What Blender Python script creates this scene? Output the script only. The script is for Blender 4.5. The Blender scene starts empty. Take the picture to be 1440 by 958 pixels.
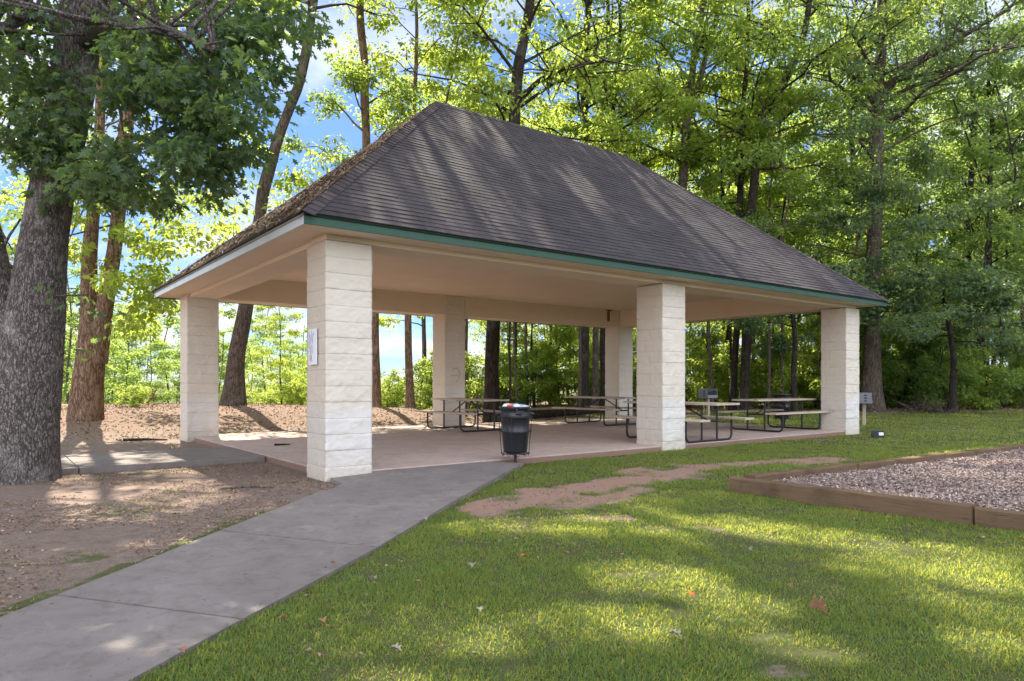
import bpy, bmesh, math, random
import numpy as np
from mathutils import Vector, Matrix
R = math.radians
SC = bpy.context.scene
COL = SC.collection
# ------------------------------------------------------------------ camera, sky, sun, exposure
F = 976.0; CX = 720.0; HY = 539.0; EYE = 1.25       # photo pixels / metres
cam = bpy.data.cameras.new('camera'); camo = bpy.data.objects.new('camera', cam); COL.objects.link(camo)
camo.location = (0, 0, EYE); camo.rotation_euler = (R(90), 0, 0)
cam.sensor_width = 36; cam.lens = F / 1440 * 36; cam.shift_y = 60 / 1440
cam.clip_start = 0.05; cam.clip_end = 3000
SC.camera = camo
SUN_DIR = Vector((-0.43, 0.90, 0)).normalized(); SUN_EL = R(50)
sv = Vector((SUN_DIR.x * math.cos(SUN_EL), SUN_DIR.y * math.cos(SUN_EL), math.sin(SUN_EL)))
sl = bpy.data.lights.new('sun', 'SUN'); so = bpy.data.objects.new('sun', sl); COL.objects.link(so)
sl.energy = 5.0; sl.angle = R(0.5); sl.color = (1.0, 0.90, 0.74)
so.rotation_euler = sv.to_track_quat('Z', 'Y').to_euler(); so.location = (-20, 40, 50)
w = bpy.data.worlds.new('World'); SC.world = w; w.use_nodes = True
nt = w.node_tree; nt.nodes.clear()
def wn(t, **k):
    n = nt.nodes.new(t)
    for a, b in k.items(): setattr(n, a, b)
    return n
sky = wn('ShaderNodeTexSky', sky_type='NISHITA'); sky.sun_disc = False; sky.sun_elevation = SUN_EL
sky.sun_rotation = math.atan2(SUN_DIR.x, SUN_DIR.y)
sky.air_density = 1.0; sky.dust_density = 0.0; sky.ozone_density = 4.0
tc = wn('ShaderNodeTexCoord'); sep = wn('ShaderNodeSeparateXYZ'); nt.links.new(tc.outputs['Generated'], sep.inputs[0])
ad = wn('ShaderNodeMath', operation='ADD'); ad.inputs[1].default_value = 0.22; nt.links.new(sep.outputs['Z'], ad.inputs[0])
dx = wn('ShaderNodeMath', operation='DIVIDE'); nt.links.new(sep.outputs['X'], dx.inputs[0]); nt.links.new(ad.outputs[0], dx.inputs[1])
dy = wn('ShaderNodeMath', operation='DIVIDE'); nt.links.new(sep.outputs['Y'], dy.inputs[0]); nt.links.new(ad.outputs[0], dy.inputs[1])
cb = wn('ShaderNodeCombineXYZ'); nt.links.new(dx.outputs[0], cb.inputs[0]); nt.links.new(dy.outputs[0], cb.inputs[1]); cb.inputs[2].default_value = 3.1
no = wn('ShaderNodeTexNoise'); no.inputs['Scale'].default_value = 1.5; no.inputs['Detail'].default_value = 7; no.inputs['Roughness'].default_value = 0.55
nt.links.new(cb.outputs[0], no.inputs['Vector'])
cr = wn('ShaderNodeValToRGB'); cr.color_ramp.elements[0].position = 0.44; cr.color_ramp.elements[1].position = 0.62
hs = wn('ShaderNodeHueSaturation'); hs.inputs['Saturation'].default_value = .98; hs.inputs['Value'].default_value = .40; nt.links.new(sky.outputs[0], hs.inputs['Color'])
mx = wn('ShaderNodeMix', data_type='RGBA'); nt.links.new(cr.outputs[0], mx.inputs[0]); 
tn = wn('ShaderNodeMix', data_type='RGBA'); tn.blend_type = 'MULTIPLY'; tn.inputs[0].default_value = 1; nt.links.new(hs.outputs[0], tn.inputs[6]); lowr = wn('ShaderNodeMapRange'); lowr.inputs['From Min'].default_value = .02; lowr.inputs['From Max'].default_value = .42; nt.links.new(sep.outputs['Z'], lowr.inputs['Value'])
tcx = wn('ShaderNodeMix', data_type='RGBA'); nt.links.new(lowr.outputs[0], tcx.inputs[0]); tcx.inputs[6].default_value = (.46, .60, .90, 1); tcx.inputs[7].default_value = (.80, .86, 1.0, 1); nt.links.new(tcx.outputs[2], tn.inputs[7])
nt.links.new(tn.outputs[2], mx.inputs[6]); 
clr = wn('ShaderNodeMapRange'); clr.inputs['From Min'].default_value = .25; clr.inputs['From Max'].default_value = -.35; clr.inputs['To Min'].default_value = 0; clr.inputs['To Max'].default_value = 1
nt.links.new(sep.outputs['Y'], clr.inputs['Value'])          # unseen cloud bank added behind the camera, thicker and brighter, to light shaded fronts
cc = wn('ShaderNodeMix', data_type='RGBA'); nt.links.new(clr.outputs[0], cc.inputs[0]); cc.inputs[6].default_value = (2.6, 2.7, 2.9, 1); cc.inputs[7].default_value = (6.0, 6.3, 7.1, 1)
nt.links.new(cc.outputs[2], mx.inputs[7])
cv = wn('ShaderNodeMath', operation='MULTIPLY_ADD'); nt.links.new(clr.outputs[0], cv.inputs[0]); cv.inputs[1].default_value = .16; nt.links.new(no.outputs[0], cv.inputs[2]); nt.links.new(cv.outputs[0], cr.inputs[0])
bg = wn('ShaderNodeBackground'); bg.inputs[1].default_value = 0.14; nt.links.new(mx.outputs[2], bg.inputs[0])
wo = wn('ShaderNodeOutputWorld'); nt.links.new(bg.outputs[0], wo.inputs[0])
SC.view_settings.view_transform = 'Standard'; SC.view_settings.look = 'None'; SC.view_settings.gamma = 1
SC.view_settings.exposure = 1.72
cy = SC.cycles
cy.use_denoising = True
cy.max_bounces = 9; cy.diffuse_bounces = 6; cy.transmission_bounces = 5; cy.glossy_bounces = 2; cy.transparent_max_bounces = 4
cy.caustics_reflective = False; cy.caustics_refractive = False; cy.sample_clamp_indirect = 6
SC.render.use_persistent_data = False

# ------------------------------------------------------------------ small maths
def vhash(ix, iy, iz, seed):
    n = (ix * 374761393 + iy * 668265263 + iz * 2147483647 + seed * 1274126177) & 0xffffffff
    n = ((n ^ (n >> 13)) * 1274126177) & 0xffffffff
    n = ((n ^ (n >> 16)) * 2246822519) & 0xffffffff
    return ((n ^ (n >> 15)) & 0xffff) / 65535.0
def vnoise(x, y, z=0, seed=0):
    x, y, z = np.broadcast_arrays(np.asarray(x, float), np.asarray(y, float), np.asarray(z, float))
    ix = np.floor(x).astype(np.int64); iy = np.floor(y).astype(np.int64); iz = np.floor(z).astype(np.int64)
    fx = x - ix; fy = y - iy; fz = z - iz
    fx = fx * fx * (3 - 2 * fx); fy = fy * fy * (3 - 2 * fy); fz = fz * fz * (3 - 2 * fz)
    r = 0
    for a in (0, 1):
        for b in (0, 1):
            for c in (0, 1):
                r = r + vhash(ix + a, iy + b, iz + c, seed) * (fx if a else 1 - fx) * (fy if b else 1 - fy) * (fz if c else 1 - fz)
    return r * 2 - 1
def fbm(x, y, z=0, seed=0, o=4):
    r = 0; a = 1; f = 1
    for k in range(o):
        r = r + a * vnoise(np.asarray(x) * f, np.asarray(y) * f, np.asarray(z) * f, seed + k * 7); a *= .5; f *= 2.03
    return r
def sstep(a, b, x):
    t = np.clip((np.asarray(x, float) - a) / (b - a), 0, 1); return t * t * (3 - 2 * t)
def W(px, py, z=0.0):                      # where a photo pixel meets the level z
    d = F * (EYE - z) / (py - HY); return ((px - CX) / F * d, d)
def at(px, py, d): return Vector(((px - CX) / F * d, d, EYE - (py - HY) * d / F))
# the pavilion's own axes
P0 = (-2.356, 8.777); UA = (0.795, 0.606); VA = (-0.606, 0.795); UANG = math.atan2(0.606, 0.795)
def toUV(x, y):
    rx = x - P0[0]; ry = y - P0[1]; return rx * UA[0] + ry * UA[1], rx * VA[0] + ry * VA[1]
def fromUV(u, v): return (P0[0] + u * UA[0] + v * VA[0], P0[1] + u * UA[1] + v * VA[1])
def gz(x, y):                              # terrain height
    x = np.asarray(x, float); y = np.asarray(y, float)
    u, v = toUV(x, y)
    A = .52 - .27 * sstep(3, 13, u)
    m = A * sstep(8.6, 13.8, v) + .0 * u
    m = np.maximum(m, .22 * sstep(18, 30, y) * sstep(4, 9, x))
    left = 1 - sstep(-5, 1.5, x - (y - 20) * .05)
    fall = left * np.clip(y - 24.5, 0, 200)
    m = m - np.minimum(fall * .10, 4.5)
    calm = sstep(0.2, 1.0, np.maximum(np.maximum(-u - 0.1, -v - .1), np.maximum(u - 13.6, v - 8.3)))
    return m + calm * (.016 * fbm(x * .6, y * .6, 0, 5, 2)) * sstep(2.0, 4.5, y + 2)

# ------------------------------------------------------------------ meshes
class MB:
    def __init__(s): s.v = []; s.f = []; s.n = 0; s.uv = None
    def add(s, v, f):
        v = np.asarray(v, float).reshape(-1, 3); s.v.append(v)
        f = np.asarray(f, np.int64); s.f.append(f + s.n); s.n += len(v)
    def box(s, c, d, rz=0, rx=0, ry=0):
        q = np.array([[a, b, e] for e in (-.5, .5) for b in (-.5, .5) for a in (-.5, .5)]) * np.array(d)
        M = np.array((Matrix.Rotation(rz, 3, 'Z') @ Matrix.Rotation(ry, 3, 'Y') @ Matrix.Rotation(rx, 3, 'X')))
        s.add(q @ M.T + np.array(c), [[0, 2, 3, 1], [4, 5, 7, 6], [0, 1, 5, 4], [2, 6, 7, 3], [0, 4, 6, 2], [1, 3, 7, 5]])
    def tube(s, pts, rad, n=8, cap=True, rough=0, seed=0):
        P = np.array([tuple(p) for p in pts], float); m = len(P)
        rad = np.full(m, rad) if np.isscalar(rad) else np.array(rad, float)
        T = np.gradient(P, axis=0); T /= np.linalg.norm(T, axis=1)[:, None] + 1e-9
        ref = np.array([0, 0, 1.0]) if abs(T[0][2]) < .9 else np.array([0, 1.0, 0])
        a = np.cross(T[0], ref); a /= np.linalg.norm(a)
        ang = np.linspace(0, 2 * math.pi, n, endpoint=False); V = []
        for i in range(m):
            a = a - T[i] * a.dot(T[i]); a /= np.linalg.norm(a); b = np.cross(T[i], a)
            rr = rad[i]
            ring = (np.cos(ang)[:, None] * a + np.sin(ang)[:, None] * b)
            if rough:
                q = P[i] + ring * rr
                k = 1 + rough * fbm(q[:, 0] * 3 / max(rad[0], .05) * .3, q[:, 1] * 3 / max(rad[0], .05) * .3, q[:, 2] * .8, seed, 3)
                ring = ring * k[:, None]
            V.append(P[i] + ring * rr)
        V = np.concatenate(V)
        i = np.arange(m - 1)[:, None] * n; j = np.arange(n)[None, :]; j2 = (j + 1) % n
        f = np.stack([i + j, i + j2, i + n + j2, i + n + j], -1).reshape(-1, 4)
        s.add(V, f)
        if cap:
            s.add(V[:n], [list(range(n))[::-1]]); s.add(V[-n:], [list(range(n))])
    def lathe(s, prof, n=24, c=(0, 0, 0)):
        ang = np.linspace(0, 2 * math.pi, n, endpoint=False); V = []
        for r, z in prof: V.append(np.stack([np.cos(ang) * r + c[0], np.sin(ang) * r + c[1], np.full(n, z + c[2])], 1))
        m = len(prof); i = np.arange(m - 1)[:, None] * n; j = np.arange(n)[None, :]; j2 = (j + 1) % n
        s.add(np.concatenate(V), np.stack([i + j, i + j2, i + n + j2, i + n + j], -1).reshape(-1, 4))
    def mesh(s, name, smooth=False):
        me = bpy.data.meshes.new(name)
        V = np.concatenate(s.v); sizes = []; idx = []
        for f in s.f:
            sizes.append(np.full(f.shape[0], f.shape[1])); idx.append(f.reshape(-1))
        sizes = np.concatenate(sizes); idx = np.concatenate(idx)
        me.vertices.add(len(V)); me.vertices.foreach_set('co', V.astype(np.float32).reshape(-1))
        me.loops.add(len(idx)); me.loops.foreach_set('vertex_index', idx.astype(np.int32))
        me.polygons.add(len(sizes)); st = np.concatenate([[0], np.cumsum(sizes)[:-1]])
        me.polygons.foreach_set('loop_start', st.astype(np.int32))
        me.polygons.foreach_set('use_smooth', np.full(len(sizes), bool(smooth)))
        me.update(calc_edges=True); me.validate()
        return me
def link(name, me, mat=None, parent=None):
    o = bpy.data.objects.new(name, me); COL.objects.link(o)
    if mat is not None and me is not None and len(me.materials) == 0: me.materials.append(mat)
    if parent is not None: o.parent = parent
    return o
def obj(name, mb, mat, parent=None, smooth=False, bevel=0):
    o = link(name, mb.mesh(name, smooth), mat, parent)
    if bevel:
        b = o.modifiers.new('bevel', 'BEVEL'); b.width = bevel; b.segments = 2; b.limit_method = 'ANGLE'
    return o
def tag(o, label=None, cat=None, group=None, kind=None):
    if label: o['label'] = label
    if cat: o['category'] = cat
    if group: o['group'] = group
    if kind: o['kind'] = kind
    return o
def thing(name, label, cat, loc=(0, 0, 0), rz=0, group=None):
    o = bpy.data.objects.new(name, None); COL.objects.link(o); o.location = loc; o.rotation_euler = (0, 0, rz)
    o.empty_display_size = .2
    return tag(o, label, cat, group)
def dup(root, loc, rz=0, sc=(1, 1, 1), label=None, group=None, swap=None):
    r = root.copy(); COL.objects.link(r); r.location = loc; r.rotation_euler = (0, 0, rz); r.scale = sc
    if label: r['label'] = label
    if group: r['group'] = group
    for ch in list(root.children):
        c = ch.copy(); COL.objects.link(c); c.parent = r
        for g in list(ch.children):
            d = g.copy(); COL.objects.link(d); d.parent = c
    return r

# ------------------------------------------------------------------ materials
class NT:
    def __init__(s, name):
        s.m = bpy.data.materials.new(name); s.m.use_nodes = True; s.t = s.m.node_tree
        s.b = s.t.nodes['Principled BSDF']; s.out = s.t.nodes['Material Output']
    def n(s, t, **k):
        q = s.t.nodes.new(t)
        for a, b in k.items(): setattr(q, a, b)
        return q
    def l(s, a, b): s.t.links.new(a, b)
    def coord(s, scale=(1, 1, 1), kind='Object'):
        c = s.n('ShaderNodeTexCoord'); m = s.n('ShaderNodeMapping'); m.inputs['Scale'].default_value = scale
        s.l(c.outputs[kind], m.inputs[0]); return m.outputs[0]
    def geo(s, scale=(1, 1, 1)):
        c = s.n('ShaderNodeNewGeometry'); m = s.n('ShaderNodeMapping'); m.inputs['Scale'].default_value = scale
        s.l(c.outputs['Position'], m.inputs[0]); return m.outputs[0]
    def noise(s, vec, scale, detail=5, rough=.6, dist=0):
        q = s.n('ShaderNodeTexNoise'); q.inputs['Scale'].default_value = scale; q.inputs['Detail'].default_value = detail
        q.inputs['Roughness'].default_value = rough; q.inputs['Distortion'].default_value = dist
        s.l(vec, q.inputs['Vector']); return q.outputs[0]
    def ramp(s, fac, stops):
        q = s.n('ShaderNodeValToRGB'); e = q.color_ramp.elements
        while len(e) < len(stops): e.new(.5)
        for el, (p, c) in zip(e, stops):
            el.position = p; el.color = (c, c, c, 1) if np.isscalar(c) else (*c, 1)
        s.l(fac, q.inputs[0]); return q.outputs[0]
    def mix(s, fac, a, b, mode='MIX'):
        q = s.n('ShaderNodeMix', data_type='RGBA'); q.blend_type = mode
        for i, x in ((0, fac), (6, a), (7, b)):
            if hasattr(x, 'is_linked') or hasattr(x, 'links'): s.l(x, q.inputs[i])
            else: q.inputs[i].default_value = x if np.isscalar(x) else (*x, 1)
        return q.outputs[2]
    def math(s, op, a, b=0.0, c=None):
        q = s.n('ShaderNodeMath', operation=op)
        for i, x in ((0, a), (1, b), (2, c)):
            if x is None: continue
            if hasattr(x, 'links'): s.l(x, q.inputs[i])
            else: q.inputs[i].default_value = x
        return q.outputs[0]
    def bump(s, h, strength=.5, dist=.02, nrm=None):
        q = s.n('ShaderNodeBump'); q.inputs['Strength'].default_value = strength; q.inputs['Distance'].default_value = dist
        s.l(h, q.inputs['Height'])
        if nrm is not None: s.l(nrm, q.inputs['Normal'])
        s.l(q.outputs[0], s.b.inputs['Normal']); return q.outputs[0]
    def attr(s, name):
        q = s.n('ShaderNodeAttribute'); q.attribute_name = name; return q
    def done(s, col=None, rough=.85, spec=.3, metal=0):
        if col is not None:
            if hasattr(col, 'links'): s.l(col, s.b.inputs['Base Color'])
            else: s.b.inputs['Base Color'].default_value = (*col, 1)
        if hasattr(rough, 'links'): s.l(rough, s.b.inputs['Roughness'])
        else: s.b.inputs['Roughness'].default_value = rough
        s.b.inputs['Specular IOR Level'].default_value = spec; s.b.inputs['Metallic'].default_value = metal
        return s.m
def leaf_mat(name, dark, light, yellow, trans, tr=.5, gloss=.12):
    dark = tuple(x * .62 for x in dark); light = tuple(x * 1.15 for x in light)
    s = NT(name); g = s.n('ShaderNodeNewGeometry'); rnd = g.outputs['Random Per Island']
    c = s.ramp(rnd, [(0, dark), (.75, light), (.94, light), (1, yellow)])
    big = s.noise(s.geo((1, 1, 1)), .7, 2)
    c = s.mix(s.ramp(big, [(.35, 0), (.65, .45)]), c, light)
    tcol = s.mix(.5, c, trans)
    tcol = s.mix(s.ramp(rnd, [(0, 0), (1, .35)]), tcol, trans)
    tl = s.n('ShaderNodeBsdfTranslucent'); s.l(tcol, tl.inputs[0])
    s.done(c, .45, gloss)
    ms = s.n('ShaderNodeMixShader'); ms.inputs[0].default_value = tr
    s.l(s.b.outputs[0], ms.inputs[1]); s.l(tl.outputs[0], ms.inputs[2]); s.l(ms.outputs[0], s.out.inputs[0])
    return s.m
def bark_mat(name, a, b, c, scale=9, zs=.28, bump=.7, bd=.05):
    s = NT(name); v = s.coord((1, 1, zs)); n1 = s.noise(v, 3, 4)
    wv = s.n('ShaderNodeVectorMath', operation='ADD'); s.l(v, wv.inputs[0])
    nn = s.n('ShaderNodeTexNoise'); nn.inputs['Scale'].default_value = 6; s.l(v, nn.inputs['Vector'])
    sc_ = s.n('ShaderNodeVectorMath', operation='SCALE'); sc_.inputs['Scale'].default_value = .035; s.l(nn.outputs[1], sc_.inputs[0]); s.l(sc_.outputs[0], wv.inputs[1])
    r1 = s.noise(wv.outputs[0], scale * .62, 3, .5, 0); r2 = s.noise(wv.outputs[0], scale * 1.5, 3, .6, 0)
    k1 = s.math('MULTIPLY', s.math('ABSOLUTE', s.math('SUBTRACT', r1, .5)), 2); k2 = s.math('MULTIPLY', s.math('ABSOLUTE', s.math('SUBTRACT', r2, .5)), 2)
    edge = s.math('MULTIPLY', s.ramp(k1, [(0, 0), (.10, .75), (.3, 1)]), s.ramp(k2, [(0, .35), (.10, .9), (.3, 1)]))
    fine = s.noise(v, 40, 5)
    col = s.mix(n1, a, b); col = s.mix(s.ramp(fine, [(.35, 0), (.7, .5)]), col, b)
    col = s.mix(edge, c, col)
    lich = s.noise(s.coord((1, 1, .7)), 2.3, 4)
    col = s.mix(s.ramp(lich, [(.55, 0), (.68, .45)]), col, tuple(min(1, x * 1.35 + .03) for x in b))
    h = s.math('ADD', edge, s.math('MULTIPLY', fine, .35))
    s.bump(h, bump, bd); return s.done(col, .95, .15)
M = {}
M['leaf_oak'] = leaf_mat('oak_leaf', (.034, .060, .042), (.060, .104, .060), (.13, .17, .05), (.34, .50, .08), .48, .30)
M['leaf_mid'] = leaf_mat('mid_green_leaf', (.046, .090, .034), (.105, .175, .056), (.25, .25, .05), (.60, .78, .14), .60, .3)
M['leaf_yel'] = leaf_mat('yellow_green_leaf', (.055, .105, .026), (.125, .195, .045), (.34, .30, .05), (.72, .86, .12), .62, .25)
M['leaf_dark'] = leaf_mat('dark_green_leaf', (.034, .070, .044), (.080, .135, .076), (.16, .18, .06), (.46, .60, .12), .50, .45)
M['bark_oak'] = bark_mat('oak_bark', (.17, .146, .134), (.32, .285, .266), (.065, .053, .047), 38, .34, 1.0, .03)
M['bark_warm'] = bark_mat('warm_bark', (.20, .125, .08), (.33, .22, .145), (.07, .042, .028), 22, .22, .8, .03)
M['bark_grey'] = bark_mat('grey_bark', (.11, .085, .07), (.20, .155, .125), (.04, .03, .024), 24, .2, .8, .03)
M['bark_dark'] = bark_mat('dark_bark', (.035, .027, .022), (.085, .068, .055), (.015, .012, .010), 22, .2, .8, .03)
def ground_mat():
    s = NT('ground'); p = s.geo(); a = s.attr('mask'); sepc = s.n('ShaderNodeSeparateColor'); s.l(a.outputs['Color'], sepc.inputs[0])
    n1 = s.noise(p, 1.3, 6, .6); n2 = s.noise(p, 9, 6, .65); n3 = s.noise(p, 70, 4, .7); n4 = s.noise(p, .35, 3)
    dirt = s.mix(n1, (.15, .108, .084), (.245, .182, .145))
    dirt = s.mix(s.ramp(n2, [(.4, 0), (.7, .75)]), dirt, (.10, .072, .058))
    dirt = s.mix(s.ramp(n3, [(.45, 0), (.75, .6)]), dirt, (.38, .30, .26))
    clay = s.mix(n2, (.27, .155, .11), (.37, .24, .185)); clay = s.mix(s.ramp(s.noise(p, 3.3, 6, .7), [(.45, 0), (.65, .8)]), clay, (.27, .19, .15))
    clay = s.mix(s.ramp(n3, [(.5, 0), (.8, .5)]), clay, (.28, .15, .10))
    soil = s.mix(n2, (.055, .07, .022), (.10, .105, .04)); soil = s.mix(s.ramp(n3, [(.5, 0), (.72, .5)]), soil, (.18, .13, .08))
    lit = s.mix(n2, (.15, .10, .075), (.26, .185, .145)); lit = s.mix(s.ramp(n3, [(.45, 0), (.62, .8)]), lit, (.13, .085, .055))
    def m(ch, lo=.35, hi=.65):
        t = s.math('ADD', sepc.outputs[ch], s.math('MULTIPLY', s.math('SUBTRACT', s.math('ADD', s.math('MULTIPLY', n1, .5), s.math('MULTIPLY', n2, .5)), .5), 1.1))
        return s.ramp(t, [(lo, 0), (hi, 1)])
    c = s.mix(m('Blue'), dirt, lit); c = s.mix(m('Green', .4, .6), c, soil); c = s.mix(m('Red'), c, clay)
    h = s.math('ADD', s.math('MULTIPLY', n2, .6), s.math('MULTIPLY', n3, .5))
    s.bump(h, .8, .035); return s.done(c, .95, .15)
M['ground'] = ground_mat()
def concrete(name, a, b, st, joint=None):
    s = NT(name); p = s.geo(); n1 = s.noise(p, .9, 7, .68, .8); n2 = s.noise(p, 6, 8, .75, .6); n3 = s.noise(p, 160, 3, .7)
    c = s.mix(s.ramp(n1, [(.3, 0), (.7, 1)]), a, b); c = s.mix(s.ramp(n2, [(.47, 0), (.7, .6)]), c, st); c = s.mix(s.ramp(s.noise(p, 2.6, 8, .75, 1.5), [(.55, 0), (.66, .35)]), c, tuple(x * 1.25 for x in b)); c = s.mix(s.ramp(s.noise(p, 22, 2, .5), [(.72, 0), (.76, .8)]), c, tuple(x * .45 for x in st))
    c = s.mix(s.ramp(n3, [(.55, 0), (.75, .3)]), c, tuple(min(1, x * 1.5) for x in b)); c = s.mix(s.ramp(n3, [(.25, .35), (.4, 0)]), c, st)
    if name == 'slab_concrete':      # mud splashed on the slab's edge
        zz = s.n('ShaderNodeSeparateXYZ'); s.l(p, zz.inputs[0]); c = s.mix(s.ramp(zz.outputs['Z'], [(.075, .9), (.095, 0)]), c, (.20, .12, .085))
    s.bump(s.math('ADD', n3, s.math('MULTIPLY', n2, .6)), .6, .008); return s.done(c, .88, .25)
M['walk'] = concrete('walkway_concrete', (.158, .134, .122), (.232, .202, .188), (.098, .080, .068))
M['slab'] = concrete('slab_concrete', (.40, .315, .27), (.49, .395, .345), (.30, .215, .175))
def paint(name, c, dirt, sc=2.5, rough=.8, amt=.5, spec=.25):
    s = NT(name); p = s.geo(); n1 = s.noise(p, sc, 6, .65, .5); n2 = s.noise(p, 45, 3)
    q = s.mix(s.ramp(n1, [(.45, 0), (.8, amt)]), c, dirt); s.bump(n2, .15, .004); return s.done(q, rough, spec)
M['ceiling'] = paint('ceiling_paint', (.70, .59, .48), (.60, .48, .38), 1.2)
M['beam'] = paint('beam_paint', (.70, .59, .48), (.60, .48, .38), 1.6)
M['fascia_green'] = paint('green_fascia_paint', (.034, .082, .058), (.06, .10, .075), 3, .6)
M['fascia_pale'] = paint('pale_fascia_paint', (.55, .62, .66), (.38, .42, .42), 3, .6)
def pillar_mat():
    s = NT('painted_split_block'); v = s.coord(); z = s.n('ShaderNodeSeparateXYZ'); s.l(v, z.inputs[0])
    n1 = s.noise(v, 2.2, 5, .6, .6); n2 = s.noise(v, 14, 5, .7); n3 = s.noise(v, 90, 3)
    c = s.mix(s.ramp(n1, [(.35, 0), (.75, .6)]), (.65, .62, .575), (.56, .51, .45))
    c = s.mix(s.ramp(n2, [(.56, 0), (.74, .35)]), c, (.5, .42, .32))
    low = s.ramp(z.outputs['Z'], [(0, .85), (.16, .35), (.42, 0)])
    c = s.mix(s.math('MULTIPLY', low, s.ramp(n2, [(.35, .25), (.65, 1)])), c, (.42, .34, .2))
    topm = s.ramp(z.outputs['Z'], [(.92, 0), (1, .35)])
    c = s.mix(topm, c, (.62, .52, .36))
    crs = 3.1 / 15
    zf = s.math('DIVIDE', z.outputs['Z'], crs); wob = s.math('MULTIPLY', s.math('SUBTRACT', n2, .5), .05); hz = s.math('ABSOLUTE', s.math('SUBTRACT', s.math('FRACT', s.math('ADD', zf, s.math('ADD', .5, wob))), .5))
    hl = s.ramp(hz, [(.008, 1), (.035, 0)])
    ty = s.math('MULTIPLY', s.math('FLOOR', s.math('MODULO', zf, 2)), .5); vf = s.math('ABSOLUTE', s.math('SUBTRACT', s.math('FRACT', s.math('ADD', s.math('DIVIDE', z.outputs['Y'], .213), ty)), .5)); vl = s.ramp(vf, [(.012, 1), (.05, 0)])
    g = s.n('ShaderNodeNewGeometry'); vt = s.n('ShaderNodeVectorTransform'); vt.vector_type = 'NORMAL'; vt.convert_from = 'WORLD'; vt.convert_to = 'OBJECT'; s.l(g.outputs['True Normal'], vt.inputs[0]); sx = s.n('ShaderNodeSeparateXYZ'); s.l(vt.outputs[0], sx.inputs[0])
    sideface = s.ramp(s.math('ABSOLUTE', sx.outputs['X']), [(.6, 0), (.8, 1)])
    vl = s.math('MULTIPLY', vl, sideface)
    jl = s.math('MAXIMUM', hl, vl)
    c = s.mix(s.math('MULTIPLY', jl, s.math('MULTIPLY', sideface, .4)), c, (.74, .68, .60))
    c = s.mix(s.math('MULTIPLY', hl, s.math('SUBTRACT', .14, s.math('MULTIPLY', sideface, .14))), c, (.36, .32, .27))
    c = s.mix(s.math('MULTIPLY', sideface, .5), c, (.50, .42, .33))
    hh = s.math('SUBTRACT', s.math('ADD', s.math('MULTIPLY', n2, .6), s.math('MULTIPLY', n3, .4)), s.math('MULTIPLY', jl, .42))
    s.bump(hh, .9, .014); return s.done(c, .85, .25)
M['pillar'] = pillar_mat()
def shingle_mat(moss=0):
    s = NT('mossy_roof_shingle' if moss else 'roof_shingle'); c0 = s.n('ShaderNodeUVMap'); b = s.n('ShaderNodeTexBrick'); s.l(c0.outputs[0], b.inputs['Vector'])
    b.inputs['Scale'].default_value = 1; b.inputs['Brick Width'].default_value = .305; b.inputs['Row Height'].default_value = .14; b.inputs['Mortar Size'].default_value = .004
    b.inputs['Mortar Smooth'].default_value = .1; b.offset = .5
    b.inputs['Color1'].default_value = (.036, .031, .036, 1); b.inputs['Color2'].default_value = (.055, .048, .054, 1); b.inputs['Mortar'].default_value = (.02, .018, .02, 1)
    p = s.geo(); n1 = s.noise(p, 1.1, 5, .6); n3 = s.noise(p, 120, 3, .8)
    c = s.mix(s.ramp(n1, [(.3, 0), (.75, .5)]), b.outputs[0], (.078, .068, .071))
    c = s.mix(s.ramp(n3, [(.5, 0), (.75, .5)]), c, (.125, .105, .105)); c = s.mix(s.ramp(n3, [(.3, .5), (.45, 0)]), c, (.018, .015, .017))
    if moss:
        n5 = s.noise(p, 5, 6, .7, 1); c = s.mix(s.ramp(n5, [(.38, 0), (.55, .85)]), c, (.06, .058, .032)); c = s.mix(s.ramp(s.noise(p, 17, 5, .7), [(.5, 0), (.62, .7)]), c, (.11, .08, .05))
    s.bump(n3, .5, .006); return s.done(c, .92, .2)
M['shingle'] = shingle_mat(); M['shingle_moss'] = shingle_mat(1)
def flat(name, c, rough=.6, spec=.4, metal=0, var=.3, sc=30):
    s = NT(name); n = s.noise(s.coord(), sc, 4); q = s.mix(s.ramp(n, [(.35, 0), (.75, 1)]), c, tuple(min(1, x * (1 + var) + .01 * var) for x in c)); s.bump(n, .1, .003)
    return s.done(q, rough, spec, metal)
M['black'] = flat('black_paint', (.012, .012, .013), .45, .45)
M['plastic'] = flat('black_plastic', (.014, .015, .019), .38, .5)
M['steel'] = flat('weathered_steel', (.18, .19, .21), .55, .5, .3)
M['rust'] = flat('rust', (.16, .06, .03), .9, .1)
M['white'] = flat('white_paper', (.70, .71, .74), .7, .2, 0, .05)
M['ink'] = flat('blue_grey_ink', (.44, .47, .54), .7, .2)
M['inkdark'] = flat('dark_ink', (.06, .06, .09), .7, .2)
M['bluebag'] = flat('blue_litter', (.22, .38, .58), .4, .4, 0, .6, 8)
M['whitebag'] = flat('white_litter', (.70, .74, .78), .35, .4, 0, .1)
M['red'] = flat('red_litter', (.65, .12, .05), .5, .3)
M['orange_leaf'] = flat('orange_dry_leaf', (.36, .12, .035), .8, .2)
M['brown_leaf'] = flat('brown_dry_leaf', (.22, .11, .065), .8, .2)
M['grey_leaf'] = flat('pale_dry_leaf', (.24, .20, .175), .8, .2)
def wood(name, a, b, c, ax=(1, 14, 14)):
    s = NT(name); v = s.coord(ax); n = s.noise(v, 2.2, 6, .65, 1.2); n2 = s.noise(s.coord(), 3, 4)
    q = s.mix(n, a, b); q = s.mix(s.ramp(n, [(.3, .8), (.42, 0)]), q, c); q = s.mix(s.ramp(n2, [(.5, 0), (.7, .5)]), q, c); s.bump(n, .4, .006); return s.done(q, .85, .2)
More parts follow.
